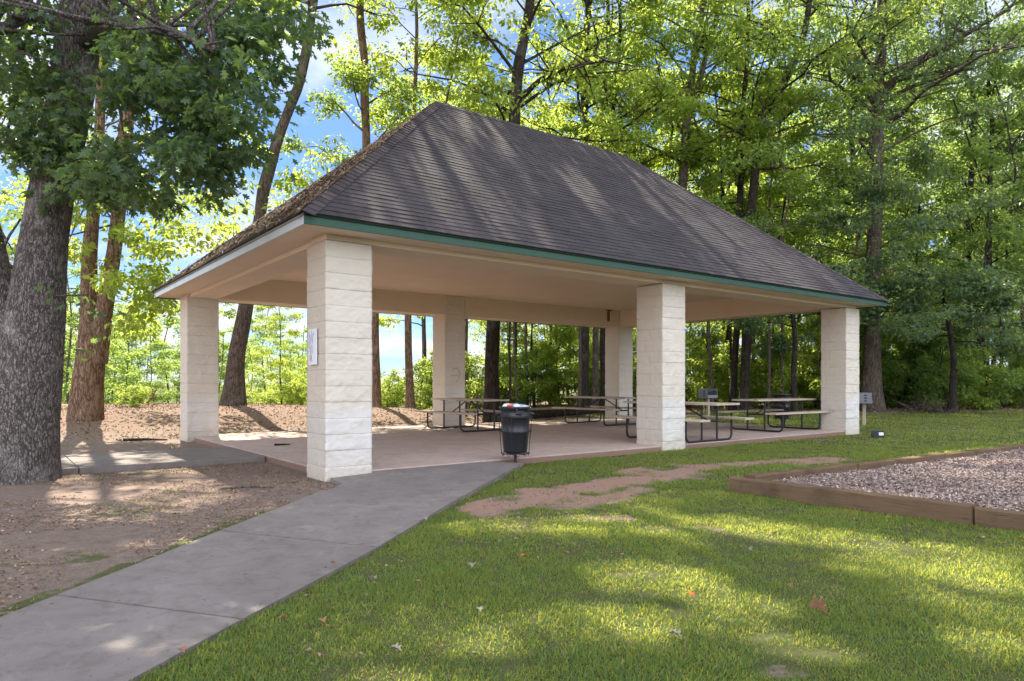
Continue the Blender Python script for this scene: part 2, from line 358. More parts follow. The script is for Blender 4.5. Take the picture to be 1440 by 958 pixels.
M['table_wood'] = wood('table_planks', (.40, .33, .25), (.52, .44, .35), (.26, .20, .15))
M['timber'] = wood('landscape_timber', (.10, .062, .036), (.175, .115, .068), (.05, .034, .022))
M['timber_top'] = M['timber']
def mulch_mat():
    s = NT('mulch'); g = s.n('ShaderNodeNewGeometry'); c = s.ramp(g.outputs['Random Per Island'], [(0, (.11, .078, .068)), (.4, (.27, .20, .175)), (.8, (.40, .31, .275)), (1, (.55, .46, .41))])
    return s.done(c, .9, .15)
M['mulch'] = mulch_mat()
def litter_mat():
    s = NT('leaf_litter'); g = s.n('ShaderNodeNewGeometry'); c = s.ramp(g.outputs['Random Per Island'], [(0, (.08, .05, .035)), (.4, (.22, .13, .08)), (.8, (.27, .18, .125)), (1, (.38, .29, .22))])
    return s.done(c, .9, .15)
M['litter'] = litter_mat()
def grass_mat():
    s = NT('lawn_grass'); g = s.n('ShaderNodeNewGeometry'); rnd = g.outputs['Random Per Island']; p = s.geo()
    c = s.ramp(rnd, [(0, (.024, .078, .034)), (.45, (.056, .140, .052)), (.93, (.125, .215, .060)), (.96, (.26, .23, .10)), (1, (.42, .36, .22))])
    a = s.noise(p, 1.6, 5, .7); b = s.noise(p, 7, 4, .7)
    c = s.mix(s.ramp(a, [(.42, .0), (.66, .5)]), c, (.13, .175, .042)); c = s.mix(s.ramp(b, [(.50, 0), (.66, .7)]), c, (.028, .078, .032)); c = s.mix(s.ramp(s.noise(p, 3.1, 5, .7), [(.60, 0), (.74, .3)]), c, (.22, .20, .09))
    tcol = s.mix(.66, c, (.93, .92, .13)); tcol = s.mix(s.ramp(rnd, [(.93, 0), (.96, .5)]), tcol, (.5, .4, .2))
    tl = s.n('ShaderNodeBsdfTranslucent'); s.l(tcol, tl.inputs[0]); s.done(c, .5, .2)
    ms = s.n('ShaderNodeMixShader'); ms.inputs[0].default_value = .5; s.l(s.b.outputs[0], ms.inputs[1]); s.l(tl.outputs[0], ms.inputs[2]); s.l(ms.outputs[0], s.out.inputs[0]); return s.m
M['grass'] = grass_mat(); _unused = lambda *a: None
_unused('grass', (.040, .088, .026), (.100, .160, .048), (.34, .31, .15), (.70, .76, .10), .48, .15)

# ------------------------------------------------------------------ terrain
PATH_L = [(-3.25, -.6), (-2.95, 1.6), (-2.65, 4.04), (-2.42, 5.75), (-2.13, 7.6), fromUV(.0, -.55)]
PATH_R = [(-2.55, -.6), (-1.87, 1.7), (-1.41, 3.63), (-1.01, 5.19), (-.60, 7.09), (.17, 10.38)]
BLOBS = []   # bare clay and dirt in the lawn, from the photograph: (px, py, rx m, ry m, channel strength)
def wseg(x, y, a, b):
    ax, ay = a; bx, by = b; dx_, dy_ = bx - ax, by - ay
    t = np.clip(((x - ax) * dx_ + (y - ay) * dy_) / (dx_ ** 2 + dy_ ** 2), 0, 1)
    return np.hypot(x - ax - t * dx_, y - ay - t * dy_)
def polyd(x, y, pts): return np.min([wseg(x, y, a, b) for a, b in zip(pts[:-1], pts[1:])], axis=0)
CLAY = [W(700, 712), W(790, 692), W(880, 674), W(960, 661), W(1060, 651), W(1150, 646)]
CLAY2 = [W(760, 690), W(835, 703), W(900, 690)]
BARE = [(*W(865, 728), .42, .22), (*W(960, 742), .3, .16), (*W(790, 705), .6, .45), (*W(1180, 592), 1.0, .5), (*W(1130, 618), .9, .22),
        (*W(1330, 605), 1.5, .5), (*W(700, 880), .10, .07), (*W(1110, 945), .16, .07), (*W(880, 812), .12, .08), (*W(1265, 848), .1, .07), (*W(960, 770), .16, .08), (*W(720, 652), .35, .2)]
def inpath(x, y, m=0.0):
    ly = np.array([p[1] for p in PATH_L]); lx = np.array([p[0] for p in PATH_L]); ry = np.array([p[1] for p in PATH_R]); rx = np.array([p[0] for p in PATH_R])
    return (x > np.interp(y, ly, lx) - m) & (x < np.interp(y, ry, rx) + m) & (y < 10.4)
TC = Vector((2.54, 7.92)); TN = Vector((4.09, 6.12)); TF = Vector((9.3, 12.5))      # playground border corner, near run, far run
nd = (TN - TC).normalized(); fd = (TF - TC).normalized()
def inplay(x, y):
    # inside the timber border: beyond both runs
    a = (x - TC.x) * (-nd.y) + (y - TC.y) * nd.x; b = (x - TC.x) * (-fd.y) + (y - TC.y) * fd.x
    return (a > 0) & (b < 0)
def masks(x, y):
    x = np.asarray(x, float); y = np.asarray(y, float); u, v = toUV(x, y)
    # right of the path, or right part beyond the front slab edge
    ry = np.array([p[1] for p in PATH_R]); rx = np.array([p[0] for p in PATH_R])
    right = sstep(-.03, .05, x - np.interp(y, ry, rx)) * (y < 10.4)
    front = (v < 0.02) & (u > 2.8)
    side = (u > 13.2)
    G = np.where((right > 0) | front | side, 1.0, 0.0)
    G = np.where((v > 0) & (u < 13.3), 0.0, G)
    clay = 1 - sstep(.02, .66, polyd(x, y, CLAY) + .30 * fbm(x * 3.2, y * 3.2, 0, 3, 4))
    clay = np.maximum(clay, .8 * (1 - sstep(.12, .35, polyd(x, y, CLAY2) + .1 * fbm(x * 2, y * 2, 0, 8, 3))))
    bare = 0
    for bx, by, a, b in BARE:
        bare = np.maximum(bare, 1 - sstep(.3, 1.35, np.hypot((x - bx) / a, (y - by) / b) + .8 * fbm(x * 4, y * 4, 0, 11, 3)))
    G = G * (1 - clay) ** .6 * (1 - np.clip(clay * 1.1 + .25 * fbm(x * 7, y * 7, 0, 61, 2) * (clay > .02), 0, .94)) * (1 - .65 * bare)
    # forest edge: litter
    edge = sstep(24.5, 27.5, y + 1.5 * fbm(x * .3, y * .3, 0, 9, 2)) * side
    G = G * (1 - edge)
    # sparse strips of grass on the dirt side
    sp = sstep(.15, .5, fbm(x * .8, y * 1.6, 0, 21, 4))
    left = (G < .05) & ~inpath(x, y, -.05) & (v < 8.6) & (u < .2)
    G = np.where(left, .5 * sp * sstep(-.3, .4, fbm(x * 5, y * 6, 0, 22, 3)), G)
    nearp = (np.abs(x - np.interp(y, [p[1] for p in PATH_L], [p[0] for p in PATH_L])) < .16) & (y < 8) & (x < 0) & ~inpath(x, y)
    G = np.where(nearp & left, np.maximum(G, .6), G)
    back = (v > 8.2) & (u < 13)
    G = np.where(back, .35 * sp * (1 - sstep(12, 15, v)) + .2 * (y > 30), G)
    L = np.where(back | (edge > 0), sstep(9, 11, v) * back + edge, 0)
    L = np.where(y > 26, 1, L)
    L = np.clip(L, 0, 1) * (1 - G)
    G = np.where(y > 42, .9, G); L = np.where(y > 42, 0, L)
    return G, clay * .95, L, bare
def axis(fine0, fine1, st, lo, hi):
    a = list(np.arange(fine0, fine1, st)); s = st
    x = fine1
    while x < hi: a.append(x); s *= 1.22; x += s
    a.append(hi); s = st; x = fine0 - st
    while x > lo: a.insert(0, x); s *= 1.22; x -= s
    a.insert(0, lo); return np.array(a)
gx = axis(-9, 12, .09, -1500, 1500); gy = axis(2, 27, .09, -60, 2500)
GX, GY = np.meshgrid(gx, gy); GZ = gz(GX, GY)
U_, V_ = toUV(GX, GY)
GZ = np.where((U_ > .5) & (U_ < 13.2) & (V_ > .4) & (V_ < 7.8), -.05, GZ)
GZ = np.where(inpath(GX, GY, -.12), np.minimum(GZ, -.02), GZ)
GZ = np.where(inplay(GX, GY) & (GX < 60) & (GY < 24), np.maximum(GZ, .0), GZ)
mb = MB(); nx, ny = len(gx), len(gy)
i = np.arange(ny - 1)[:, None] * nx; j = np.arange(nx - 1)[None, :]
mb.add(np.stack([GX, GY, GZ], -1).reshape(-1, 3), np.stack([i + j, i + j + 1, i + nx + j + 1, i + nx + j], -1).reshape(-1, 4))
gme = mb.mesh('ground', True)
G_, C_, L_, B_ = masks(GX, GY)
ca = gme.color_attributes.new('mask', 'FLOAT_COLOR', 'POINT')
ca.data.foreach_set('color', np.stack([C_, G_, L_, np.ones_like(C_)], -1).reshape(-1).astype(np.float32))
tag(link('ground', gme, M['ground']), kind='structure')

# walkway from the lower left up to the slab: five poured panels, one sheet with tooled joints
def strip(Lp, Rp, name, mat, z0, z1, joints, thick=.12):
    # arc param by y
    ys = sorted(set([p[1] for p in Lp]))
    m = MB()
    ly = [p[1] for p in Lp]; lx = [p[0] for p in Lp]; ry = [p[1] for p in Rp]; rx = [p[0] for p in Rp]
    js = joints
    for a, b in zip(js[:-1], js[1:]):
        # a,b = ((left y),(right y)) joint ends
        n = 5
        V = []
        for k in range(n + 1):
            t = k / n
            yl = a[0] + (b[0] - a[0]) * t; yr = a[1] + (b[1] - a[1]) * t
            if k == 0: yl += .010; yr += .010
            if k == n: yl -= .010; yr -= .010
            xl = np.interp(yl, ly, lx); xr = np.interp(yr, ry, rx)
            for q in range(9):
                s_ = q / 8; X = xl + (xr - xl) * s_; Y = yl + (yr - yl) * s_
                V.append((X, Y, z0 + (z1 - z0) * float(sstep(4, 10, Y))))
        top = np.array(V); bot = top.copy(); bot[:, 2] -= thick
        f = []
        for r in range(n):
            for q in range(8):
                i0 = r * 9 + q; f.append([i0, i0 + 1, i0 + 10, i0 + 9])
        N = len(top); sk = []
        ring = [q for q in range(9)] + [r * 9 + 8 for r in range(1, n + 1)] + [n * 9 + q for q in range(7, -1, -1)] + [r * 9 for r in range(n - 1, 0, -1)]
        for q in range(len(ring)):
            p, p2 = ring[q], ring[(q + 1) % len(ring)]; sk.append([p, p + N, p2 + N, p2])
        m.add(np.concatenate([top, bot]), f + sk)
    # soil under the joints
    return m
jt = [(-.6, -.6), (.9, .75), (2.4, 2.2), (W(80, 841)[1], W(340, 875)[1]), (W(310, 751)[1], W(530, 774)[1]), (W(455, 696)[1], W(637, 711)[1]), (PATH_L[-1][1], 10.38)]
# the last panel reaches the slab edge
m = strip(PATH_L, PATH_R, 'walkway', M['walk'], .018, .075, jt[:-1])
pa = (np.interp(jt[-2][0], [p[1] for p in PATH_L], [p[0] for p in PATH_L]), jt[-2][0] + .006); pb = (np.interp(jt[-2][1], [p[1] for p in PATH_R], [p[0] for p in PATH_R]), jt[-2][1] + .006)
poly = [pa, pb, (.17, 10.38), fromUV(2.35, .024), fromUV(.66, .024), fromUV(.66, -.02), fromUV(.05, -.03), fromUV(-.02, -.55)]
zz = [.030, .045, .06, .088, .08, .07, .05, .045]
tv = [(p[0], p[1], z) for p, z in zip(poly, zz)]; N = len(tv)
m.add(tv + [(p[0], p[1], -.1) for p in tv], [[q, q + N, (q + 1) % N + N, (q + 1) % N] for q in range(N)])
cen = np.mean(np.array(tv), 0); m.add(tv + [tuple(cen)], [[q, (q + 1) % N, N] for q in range(N)])
tag(obj('walkway', m, M['walk']), kind='structure')
# side path joining the slab from the left
m = MB(); SV0, SV1 = 2.78, 4.85
cuts = [-9.5, -7.2, -4.9, -2.4, .144]
for a, b in zip(cuts[:-1], cuts[1:]):
    c = fromUV((a + b) / 2, (SV0 + SV1) / 2); m.box((c[0], c[1], .02), (b - a - .012, SV1 - SV0, .14), UANG)
tag(obj('side_path', m, M['walk'], bevel=.01), kind='structure')

# ------------------------------------------------------------------ pavilion
pav = thing('picnic_shelter', 'open picnic shelter with six painted block pillars and a brown hipped shingle roof', 'picnic shelter', (P0[0], P0[1], 0), UANG)
UB = [0, 6.42, 13.08]; VB = [0, 7.5]; PW = .64; PH = 3.1
m = MB(); m.box(((.15 + 13.62) / 2, (.03 + 8.1) / 2, .02), (13.47, 8.07, .16)); s_ = obj('floor_slab', m, M['slab'], pav, bevel=.012)
def pillar_mesh(seed):
    n = 26; hN = 160; per = []; nor = []
    cs = [(0, 0), (PW, 0), (PW, PW), (0, PW)]; nn = [(0, -1), (1, 0), (0, 1), (-1, 0)]; face = []
    for k in range(4):
        a = np.array(cs[k], float); b = np.array(cs[(k + 1) % 4], float)
        for q in range(n):
            per.append(a + (b - a) * q / n); v = np.array(nn[k], float)
            if q == 0: v = (v + np.array(nn[k - 1])) / 1.5
            nor.append(v); face.append((k, q / n))
    per = np.array(per); nor = np.array(nor); K = len(per)
    z = np.linspace(0, PH, hN); crs = PH / 15
    X = np.repeat(per[None, :, 0], hN, 0); Y = np.repeat(per[None, :, 1], hN, 0); Z = np.repeat(z[:, None], K, 1)
    zc = Z / crs; fr = np.abs(zc - np.round(zc)) * crs; row = np.floor(zc)
    tt = np.repeat(np.array([f[1] for f in face])[None], hN, 0); kk = np.repeat(np.array([f[0] for f in face])[None], hN, 0)
    rough = np.where((kk == 0) | (kk == 2), 1.0, .55)
    d = .006 * rough * fbm(X * 7, Y * 7, Z * 9, seed, 3) + .005 * rough * fbm(X * 24, Y * 24, Z * 40, seed + 5, 3)
    d += .003 * np.where(vhash(row.astype(int), kk.astype(int), 0 * kk.astype(int), seed) > .5, 1, -1) * rough
    d -= .003 * (1 - sstep(.004, .02, fr))
    vj = np.where((row % 2) == 0, .5, .33); dj = np.abs(tt - vj) * PW
    
    d = np.where(Z < .001, d * .2, d)
    P = np.stack([X + nor[None, :, 0] * d, Y + nor[None, :, 1] * d, Z], -1).reshape(-1, 3)
    i = np.arange(hN - 1)[:, None] * K; j = np.arange(K)[None]; j2 = (j + 1) % K
    m = MB(); m.add(P, np.stack([i + j, i + j2, i + K + j2, i + K + j], -1).reshape(-1, 4))
    return m.mesh('pillar', True)
pm = [pillar_mesh(3), pillar_mesh(40)]
plab = {(0, 0): 'white painted block pillar with a paper sign, nearest the walkway', (1, 0): 'front middle pillar', (2, 0): 'front pillar at the far right corner', (0, 1): 'rear pillar at the left corner', (1, 1): 'rear middle pillar', (2, 1): 'rear pillar at the far corner'}
for a, u in enumerate(UB):
    for b, v in enumerate(VB):
        o = link('pillar', pm[(a + b) % 2], M['pillar'], pav); o.location = (u, v, -.03 if b == 0 else 0); o.scale = (1, 1, 1.168 if (a, b) == (1, 1) else 1); o['label'] = plab[(a, b)]
VE = VB[1] + PW; UE = UB[2] + PW
# beams: bottoms 3.09, up to the ceiling
def beam(c, d):
    m = MB(); m.box(c, d); return obj('beam', m, M['beam'], pav, bevel=.006)
BZ0, BZ1 = 3.085, 3.64; BH = BZ1 - BZ0; BC = (BZ0 + BZ1) / 2
beam((UE / 2, .34, BC), (UE - .06, .56, BH)); beam((UE / 2, VE - .34, BC), (UE - .06, .56, BH))
beam((.34, VE / 2, BC), (.56, VE - 1.26, BH)); beam((UE - .34, VE / 2, BC), (.56, VE - 1.26, BH))
m = MB(); m.box((UE / 2, VE / 2, 3.63), (UE - 1.23, VE - 1.23, .02)); obj('ceiling', m, M['ceiling'], pav)
OH = .42; E0u, E1u, E0v, E1v = -OH, UE + OH, -OH, VE + OH; SZ = 3.15
def ringbox(name, z, t, inn, mat):
    m = MB()
    m.box((UE / 2, (E0v + inn) / 2, z), (E1u - E0u, inn - E0v, t)); m.box((UE / 2, (E1v + VE - inn) / 2, z), (E1u - E0u, E1v - VE + inn, t))
    m.box(((E0u + inn) / 2, VE / 2, z), (inn - E0u, VE - 2 * inn, t)); m.box(((E1u + UE - inn) / 2, VE / 2, z), (E1u - UE + inn, VE - 2 * inn, t))
    return obj(name, m, mat, pav)
ringbox('soffit', SZ + .012, .02, .058, M['ceiling'])
FT = .024; FZ0, FZ1 = SZ - .022, SZ + .115; fz = (FZ0 + FZ1) / 2; fh = FZ1 - FZ0
for nm, c, d, mt in (('g', (UE / 2, E0v - FT / 2, fz), (E1u - E0u + 2 * FT, FT, fh), 'fascia_green'), ('g', (UE / 2, E1v + FT / 2, fz), (E1u - E0u + 2 * FT, FT, fh), 'fascia_green'),
                 ('p', (E0u - FT / 2, VE / 2, fz), (FT, E1v - E0v, fh), 'fascia_pale'), ('g', (E1u + FT / 2, VE / 2, fz), (FT, E1v - E0v, fh), 'fascia_green')):
    m = MB(); m.box(c, d); o = obj('fascia', m, M[mt], pav, bevel=.003)
    o['label'] = 'pale blue grey fascia board' if nm == 'p' else 'green painted fascia board'
# roof: stepped shingle courses on four slopes
RZ0 = SZ + .105; RO = .06; A0u, A1u, A0v, A1v = E0u - RO, E1u + RO, E0v - RO, E1v + RO
halfw = (A1v - A0v) / 2; RISE = 7.12 - RZ0; pitch = math.atan2(RISE, halfw); SLEN = math.hypot(halfw, RISE)
def slope(c0, c1, inward, mat, name='roof_slope'):
    c0 = np.array(c0, float); c1 = np.array(c1, float); L = np.linalg.norm(c1 - c0); t = (c1 - c0) / L; inw = np.array(inward, float)
    up = np.array([inw[0] * math.cos(pitch), inw[1] * math.cos(pitch), math.sin(pitch)]); nr = np.array([-inw[0] * math.sin(pitch), -inw[1] * math.sin(pitch), math.cos(pitch)])
    t3 = np.array([t[0], t[1], 0]); o = np.array([c0[0], c0[1], RZ0]); rows = int(round(SLEN / .122)); h = SLEN / rows; V = []; Fq = []; UVs = []
    rs = np.random.RandomState(int(L * 10))
    for r in range(rows):
        s0, s1 = r * h, (r + 1) * h; e0 = s0 * math.cos(pitch); e1 = s1 * math.cos(pitch)
        a0, a1 = e0, L - e0; b0, b1 = e1, L - e1; nseg = max(1, int((a1 - a0) / .305))
        lift = .008
        for k in range(nseg):
            q0, q1 = k / nseg, (k + 1) / nseg; dl = lift + rs.uniform(-.002, .004)
            pts = [(a0 + (a1 - a0) * q0, s0, dl), (a0 + (a1 - a0) * q1, s0, dl), (b0 + (b1 - b0) * q1, s1, .0015), (b0 + (b1 - b0) * q0, s1, .0015), (a0 + (a1 - a0) * q0, s0, -.004), (a0 + (a1 - a0) * q1, s0, -.004)]
            n0 = len(V)
            for (x, y, z) in pts: V.append(o + t3 * x + up * y + nr * z); UVs.append((x, y * .14 / h + (0.0001 if y == s0 else -.0001)))
            Fq += [[n0, n0 + 1, n0 + 2, n0 + 3], [n0 + 4, n0 + 5, n0 + 1, n0]]
    m = MB(); m.add(V, Fq); me = m.mesh(name); uv = me.uv_layers.new(name='UVMap'); idx = np.empty(len(me.loops), np.int32); me.loops.foreach_get('vertex_index', idx)
    uv.data.foreach_set('uv', np.array(UVs)[idx].astype(np.float32).reshape(-1))
    return link(name, me, mat, roof)
m = MB()   # roof deck under the shingles
rd = -.03
deck = [(A0u + .02, A0v + .02, RZ0 + rd), (A1u - .02, A0v + .02, RZ0 + rd), (A1u - .02, A1v - .02, RZ0 + rd), (A0u + .02, A1v - .02, RZ0 + rd), (A0u + halfw, A0v + halfw, RZ0 + RISE + rd), (A1u - halfw, A0v + halfw, RZ0 + RISE + rd)]
m.add(deck, [[0, 1, 5, 4], [2, 3, 4, 5]]); m.add(deck, [[1, 2, 5], [3, 0, 4]])
roof = obj('roof', m, M['black'], pav)
slope((A0u, A0v), (A1u, A0v), (0, 1), M['shingle']); slope((A1u, A1v), (A0u, A1v), (0, -1), M['shingle'])
slope((A1u, A0v), (A1u, A1v), (-1, 0), M['shingle']); slope((A0u, A1v), (A0u, A0v), (1, 0), M['shingle_moss'])
def caps(p, q, name, n1, n2, wid=.15):
    p = Vector(p); q = Vector(q); L = (q - p).length; n = int(L / .14); d = (q - p) / L; m = MB(); n1 = Vector(n1); n2 = Vector(n2)
    w1 = d.cross(n1).normalized(); w2 = n2.cross(d).normalized()
    if w1.z > 0: w1 = -w1
    if w2.z > 0: w2 = -w2
    upn = (n1 + n2).normalized()
    for k in range(n):
        a = p + d * (L * k / n) + upn * .026; b = p + d * (L * (k + 1) / n + .02) + upn * .014; th = upn * .012
        V = [a + w1 * wid, a, a + w2 * wid, b + w1 * wid, b, b + w2 * wid]; V = V + [x - th for x in V]
        m.add([tuple(x) for x in V], [[0, 1, 4, 3], [1, 2, 5, 4], [0, 6, 7, 1], [1, 7, 8, 2], [0, 3, 9, 6], [2, 8, 11, 5]])
    return obj(name, m, M['shingle_cap'], roof)
s = NT('cap_shingle'); g = s.n('ShaderNodeNewGeometry'); c = s.ramp(g.outputs['Random Per Island'], [(0, (.035, .028, .031)), (1, (.08, .066, .068))]); n3 = s.noise(s.geo(), 120, 3, .8); c = s.mix(s.ramp(n3, [(.5, 0), (.75, .5)]), c, (.12, .10, .10)); s.bump(n3, .5, .006); M['shingle_cap'] = s.done(c, .92, .2)
sp_, cp_ = math.sin(pitch), math.cos(pitch)
NF, NB, NL, NRr = (0, -sp_, cp_), (0, sp_, cp_), (-sp_, 0, cp_), (sp_, 0, cp_)
Ra = (A0u + halfw, A0v + halfw, RZ0 + RISE); Rb = (A1u - halfw, A0v + halfw, RZ0 + RISE)
caps((A0u, A0v, RZ0), Ra, 'hip_cap', NF, NL); caps((A1u, A0v, RZ0), Rb, 'hip_cap', NF, NRr); caps((A0u, A1v, RZ0), Ra, 'hip_cap', NB, NL); caps((A1u, A1v, RZ0), Rb, 'hip_cap', NB, NRr)
caps(Ra, Rb, 'ridge_cap', NF, NB)
# rust-stained hanger bracket on the rear beam
m = MB(); m.box((12.62, VE - .635, 3.42), (.05, .02, .36)); m.box((12.62, VE - .65, 3.6), (.26, .04, .03)); m.box((12.55, VE - .633, 3.4), (.02, .014, .3)); obj('bracket', m, M['rust'], pav)
# straw and dead twigs lying on the shaded left slope
rs = np.random.RandomState(5); m = MB(); V = []; Fq = []
for k in range(2600):
    a = rs.rand(); sl_ = SLEN * rs.rand() ** 1.5 * .85; e = sl_ * math.cos(pitch); wv = (A1v - A0v) - 2 * e
    vv = A0v + e + wv * (rs.rand() ** 1.7); c = np.array([A0u + sl_ * math.cos(pitch), vv, RZ0 + sl_ * math.sin(pitch)]) + np.array(NL) * rs.uniform(.012, .035)
    th = rs.uniform(0, math.pi); tv_ = np.array([0, 1, 0]) * math.cos(th) + np.array([math.cos(pitch), 0, math.sin(pitch)]) * math.sin(th); ln = rs.uniform(.06, .22); wd = rs.uniform(.004, .012)
    sd = np.cross(tv_, np.array(NL)) * wd; n0 = len(V); V += [c - tv_ * ln / 2 - sd, c - tv_ * ln / 2 + sd, c + tv_ * ln / 2 + sd + np.array(NL) * .02, c + tv_ * ln / 2 - sd + np.array(NL) * .02]; Fq.append([n0, n0 + 1, n0 + 2, n0 + 3])
V = np.array(V); X, Y = V[:, 0] * UA[0] + V[:, 1] * VA[0] + P0[0], V[:, 0] * UA[1] + V[:, 1] * VA[1] + P0[1]
m.add(np.stack([X, Y, V[:, 2]], 1), Fq); tag(obj('pine_straw', m, M['litter']), 'brown straw and twigs caught on the mossy left slope of the shelter roof', 'straw', kind='stuff')
# faint pale graffiti on the rear middle pillar and a smudge on the right pillar
M['stain'] = flat('faded_stain', (.40, .31, .23), .9, .1)
m = MB(); gu, gv, gz0 = 6.42 + .33, 7.5 - .004, 1.42
m.tube([(gu + a, gv, gz0 + b) for a, b in ((-.10, .16), (-.06, .22), (.05, .24), (.12, .16), (.12, .04), (.10, -.08), (.02, -.14))], .011, 5); m.tube([(gu + a, gv, gz0 + b) for a, b in ((-.14, .04), (-.02, .05), (.08, .04))], .009, 5)
obj('faded_mark', m, M['stain'], pav)
M['scrawl'] = flat('grey_scrawl', (.30, .30, .33), .9, .1)
m = MB()
for a, b in (((.30, .60), (.30, .54)), ((.34, .60), (.34, .54)), ((.30, .57), (.34, .57)), ((.38, .60), (.38, .54)), ((.38, .60), (.43, .60)), ((.43, .60), (.43, .54)), ((.38, .54), (.43, .54))): m.tube([(13.08 - .006, *a), (13.08 - .006, *b)], .005, 4)
obj('faded_mark', m, M['scrawl'], pav)
# paper sign
q = fromUV(-.012, .37); sg = thing('paper_sign', 'white laminated paper map fixed to the left face of the nearest pillar', 'sign', (q[0], q[1], 1.725), UANG)
m = MB(); m.box((-.012, 0, 0), (.014, .275, .47)); obj('board', m, M['white'], sg, bevel=.003)
m = MB()
for (y0, z0, w_, h_) in ((.06, .10, .08, .15), (.04, -.02, .10, .10), (-.04, .16, .05, .06), (.07, -.14, .07, .08), (.0, -.06, .06, .07)):
    n = 14; rsx = np.random.RandomState(int(abs(y0 * 1000) + 3)); an = np.linspace(0, 2 * math.pi, n, endpoint=False); rr = 1 + .25 * rsx.uniform(-1, 1, n)
    m.add(np.stack([np.full(n, -.0215 - .001 * w_), y0 + np.cos(an) * w_ / 2 * rr, z0 + np.sin(an) * h_ / 2 * rr], 1), [list(range(n))[::-1]])
obj('printed_area', m, M['ink'], sg)
m = MB()
for pts in ([(.11, .2), (.09, .1), (.10, 0), (.04, -.1), (.0, -.2)], [(.12, -.05), (.05, -.07), (.03, -.14), (.08, -.2)], [(.02, .21), (.0, .12), (-.03, .04)]):
    m.tube([(-.021, a, b) for a, b in pts], .0022, 4)
obj('printed_line', m, M['inkdark'], sg)

# ------------------------------------------------------------------ trees
def place(tmpl, faces, pos, dirs, nors, size):
    N = len(pos); d = dirs / (np.linalg.norm(dirs, axis=1)[:, None] + 1e-9); n = nors - d * np.sum(nors * d, 1)[:, None]; n /= np.linalg.norm(n, axis=1)[:, None] + 1e-9
    x = np.cross(d, n); T = tmpl[None] * size[:, None, None]
    V = pos[:, None, :] + x[:, None, :] * T[:, :, 0:1] + d[:, None, :] * T[:, :, 1:2] + n[:, None, :] * T[:, :, 2:3]
    k = len(tmpl); return V.reshape(-1, 3), (faces[None] + (np.arange(N) * k)[:, None, None]).reshape(-1, faces.shape[1])
LEAF = np.array([(0, 0, 0), (-.27, .42, .05), (0, 1, -.10), (.27, .42, .05)]); LEAF_F = np.array([[0, 3, 2, 1]])
LEAF6 = np.array([(0, 0, 0), (-.25, .28, .05), (-.22, .66, .03), (0, 1, -.12), (.22, .66, .03), (.25, .28, .05), (0, .45, -.02)]); LEAF6_F = np.array([[0, 6, 1], [1, 6, 2], [2, 6, 3], [3, 6, 4], [4, 6, 5], [5, 6, 0]])
ol = [(0, 0), (.05, .14), (.20, .16), (.12, .30), (.36, .42), (.30, .50), (.14, .52), (.34, .76), (.26, .80), (.10, .76), (.06, .92), (0, 1.0)]
out_ = ol + [(-a, b) for a, b in ol[-2:0:-1]]
OAK = np.array([(a, b, -.25 * abs(a) ** 1.2 - .12 * b * b) for a, b in out_] + [(0, .5, .02)]); no_ = len(out_); OAK_F = np.array([[q, (q + 1) % no_, no_] for q in range(no_)])
# openings cut into the crowns to put sun patches on lawn, path and roof (centre x, y, half sizes, slope)
GLADES = [(1150, 754, 240, 17, .13), (1340, 803, 130, 32, .2), (940, 822, 120, 26, .15), (880, 880, 140, 26, 0), (1070, 858, 90, 22, .1), (690, 905, 55, 26, 0), (865, 730, 45, 9, 0), (1150, 915, 110, 22, .1), (1380, 915, 60, 22, 0),
          (270, 768, 38, 12, 0), (345, 862, 28, 11, 0), (185, 922, 38, 14, 0), (110, 700, 60, 9, 0), (190, 770, 40, 10, 0), (640, 735, 26, 7, 0), (1250, 640, 120, 8, 0), (1330, 660, 110, 8, 0)]
STREAKS = [((592, 190), (600, 240), (622, 285), (646, 335)), ((655, 165), (665, 195)), ((700, 180), (722, 225)), ((742, 270), (770, 352)), ((800, 240), (850, 300)), ((960, 262), (1020, 310), (1090, 352)), ((900, 250), (930, 290)), ((520, 245), (560, 300)), ((1120, 360), (1180, 395))]
def sunlit_gap(P):
    k = P[:, 2] / sv.z; gxx = P[:, 0] - sv.x * k; gyy = np.maximum(P[:, 1] - sv.y * k, .3)
    px = CX + F * gxx / gyy; py = HY + F * EYE / gyy; hit = np.zeros(len(P), bool)
    jag = .28 * fbm(gxx * 2.2, gyy * 2.2, 0, 91, 3)
    for cx, cy_, rx_, ry_, sl_ in GLADES: hit |= ((px - cx) / rx_) ** 2 + ((py - cy_ - (px - cx) * sl_) / ry_) ** 2 < (1 + jag) ** 2
    # roof's front slope: z = z0 + (v + .48) * tan(pitch)
    tp = .8575; n = np.array([-VA[0] * tp, -VA[1] * tp, 1.0]); u0, v0 = toUV(P[:, 0], P[:, 1]); hgt = P[:, 2] - (3.25 + (v0 + .48) * tp); t = hgt / (n @ np.array(sv))
    Q = P - np.array(sv)[None] * t[:, None]; uq, vq = toUV(Q[:, 0], Q[:, 1]); on = (t > 0) & (vq > -.5) & (vq < 4) & (uq > -.5) & (uq < 14.3)
    qx = CX + F * Q[:, 0] / Q[:, 1]; qy = HY - F * (Q[:, 2] - EYE) / Q[:, 1]
    for st in STREAKS: hit |= on & (polyd(qx, qy, st) < 13 * (1 + jag))
    return hit
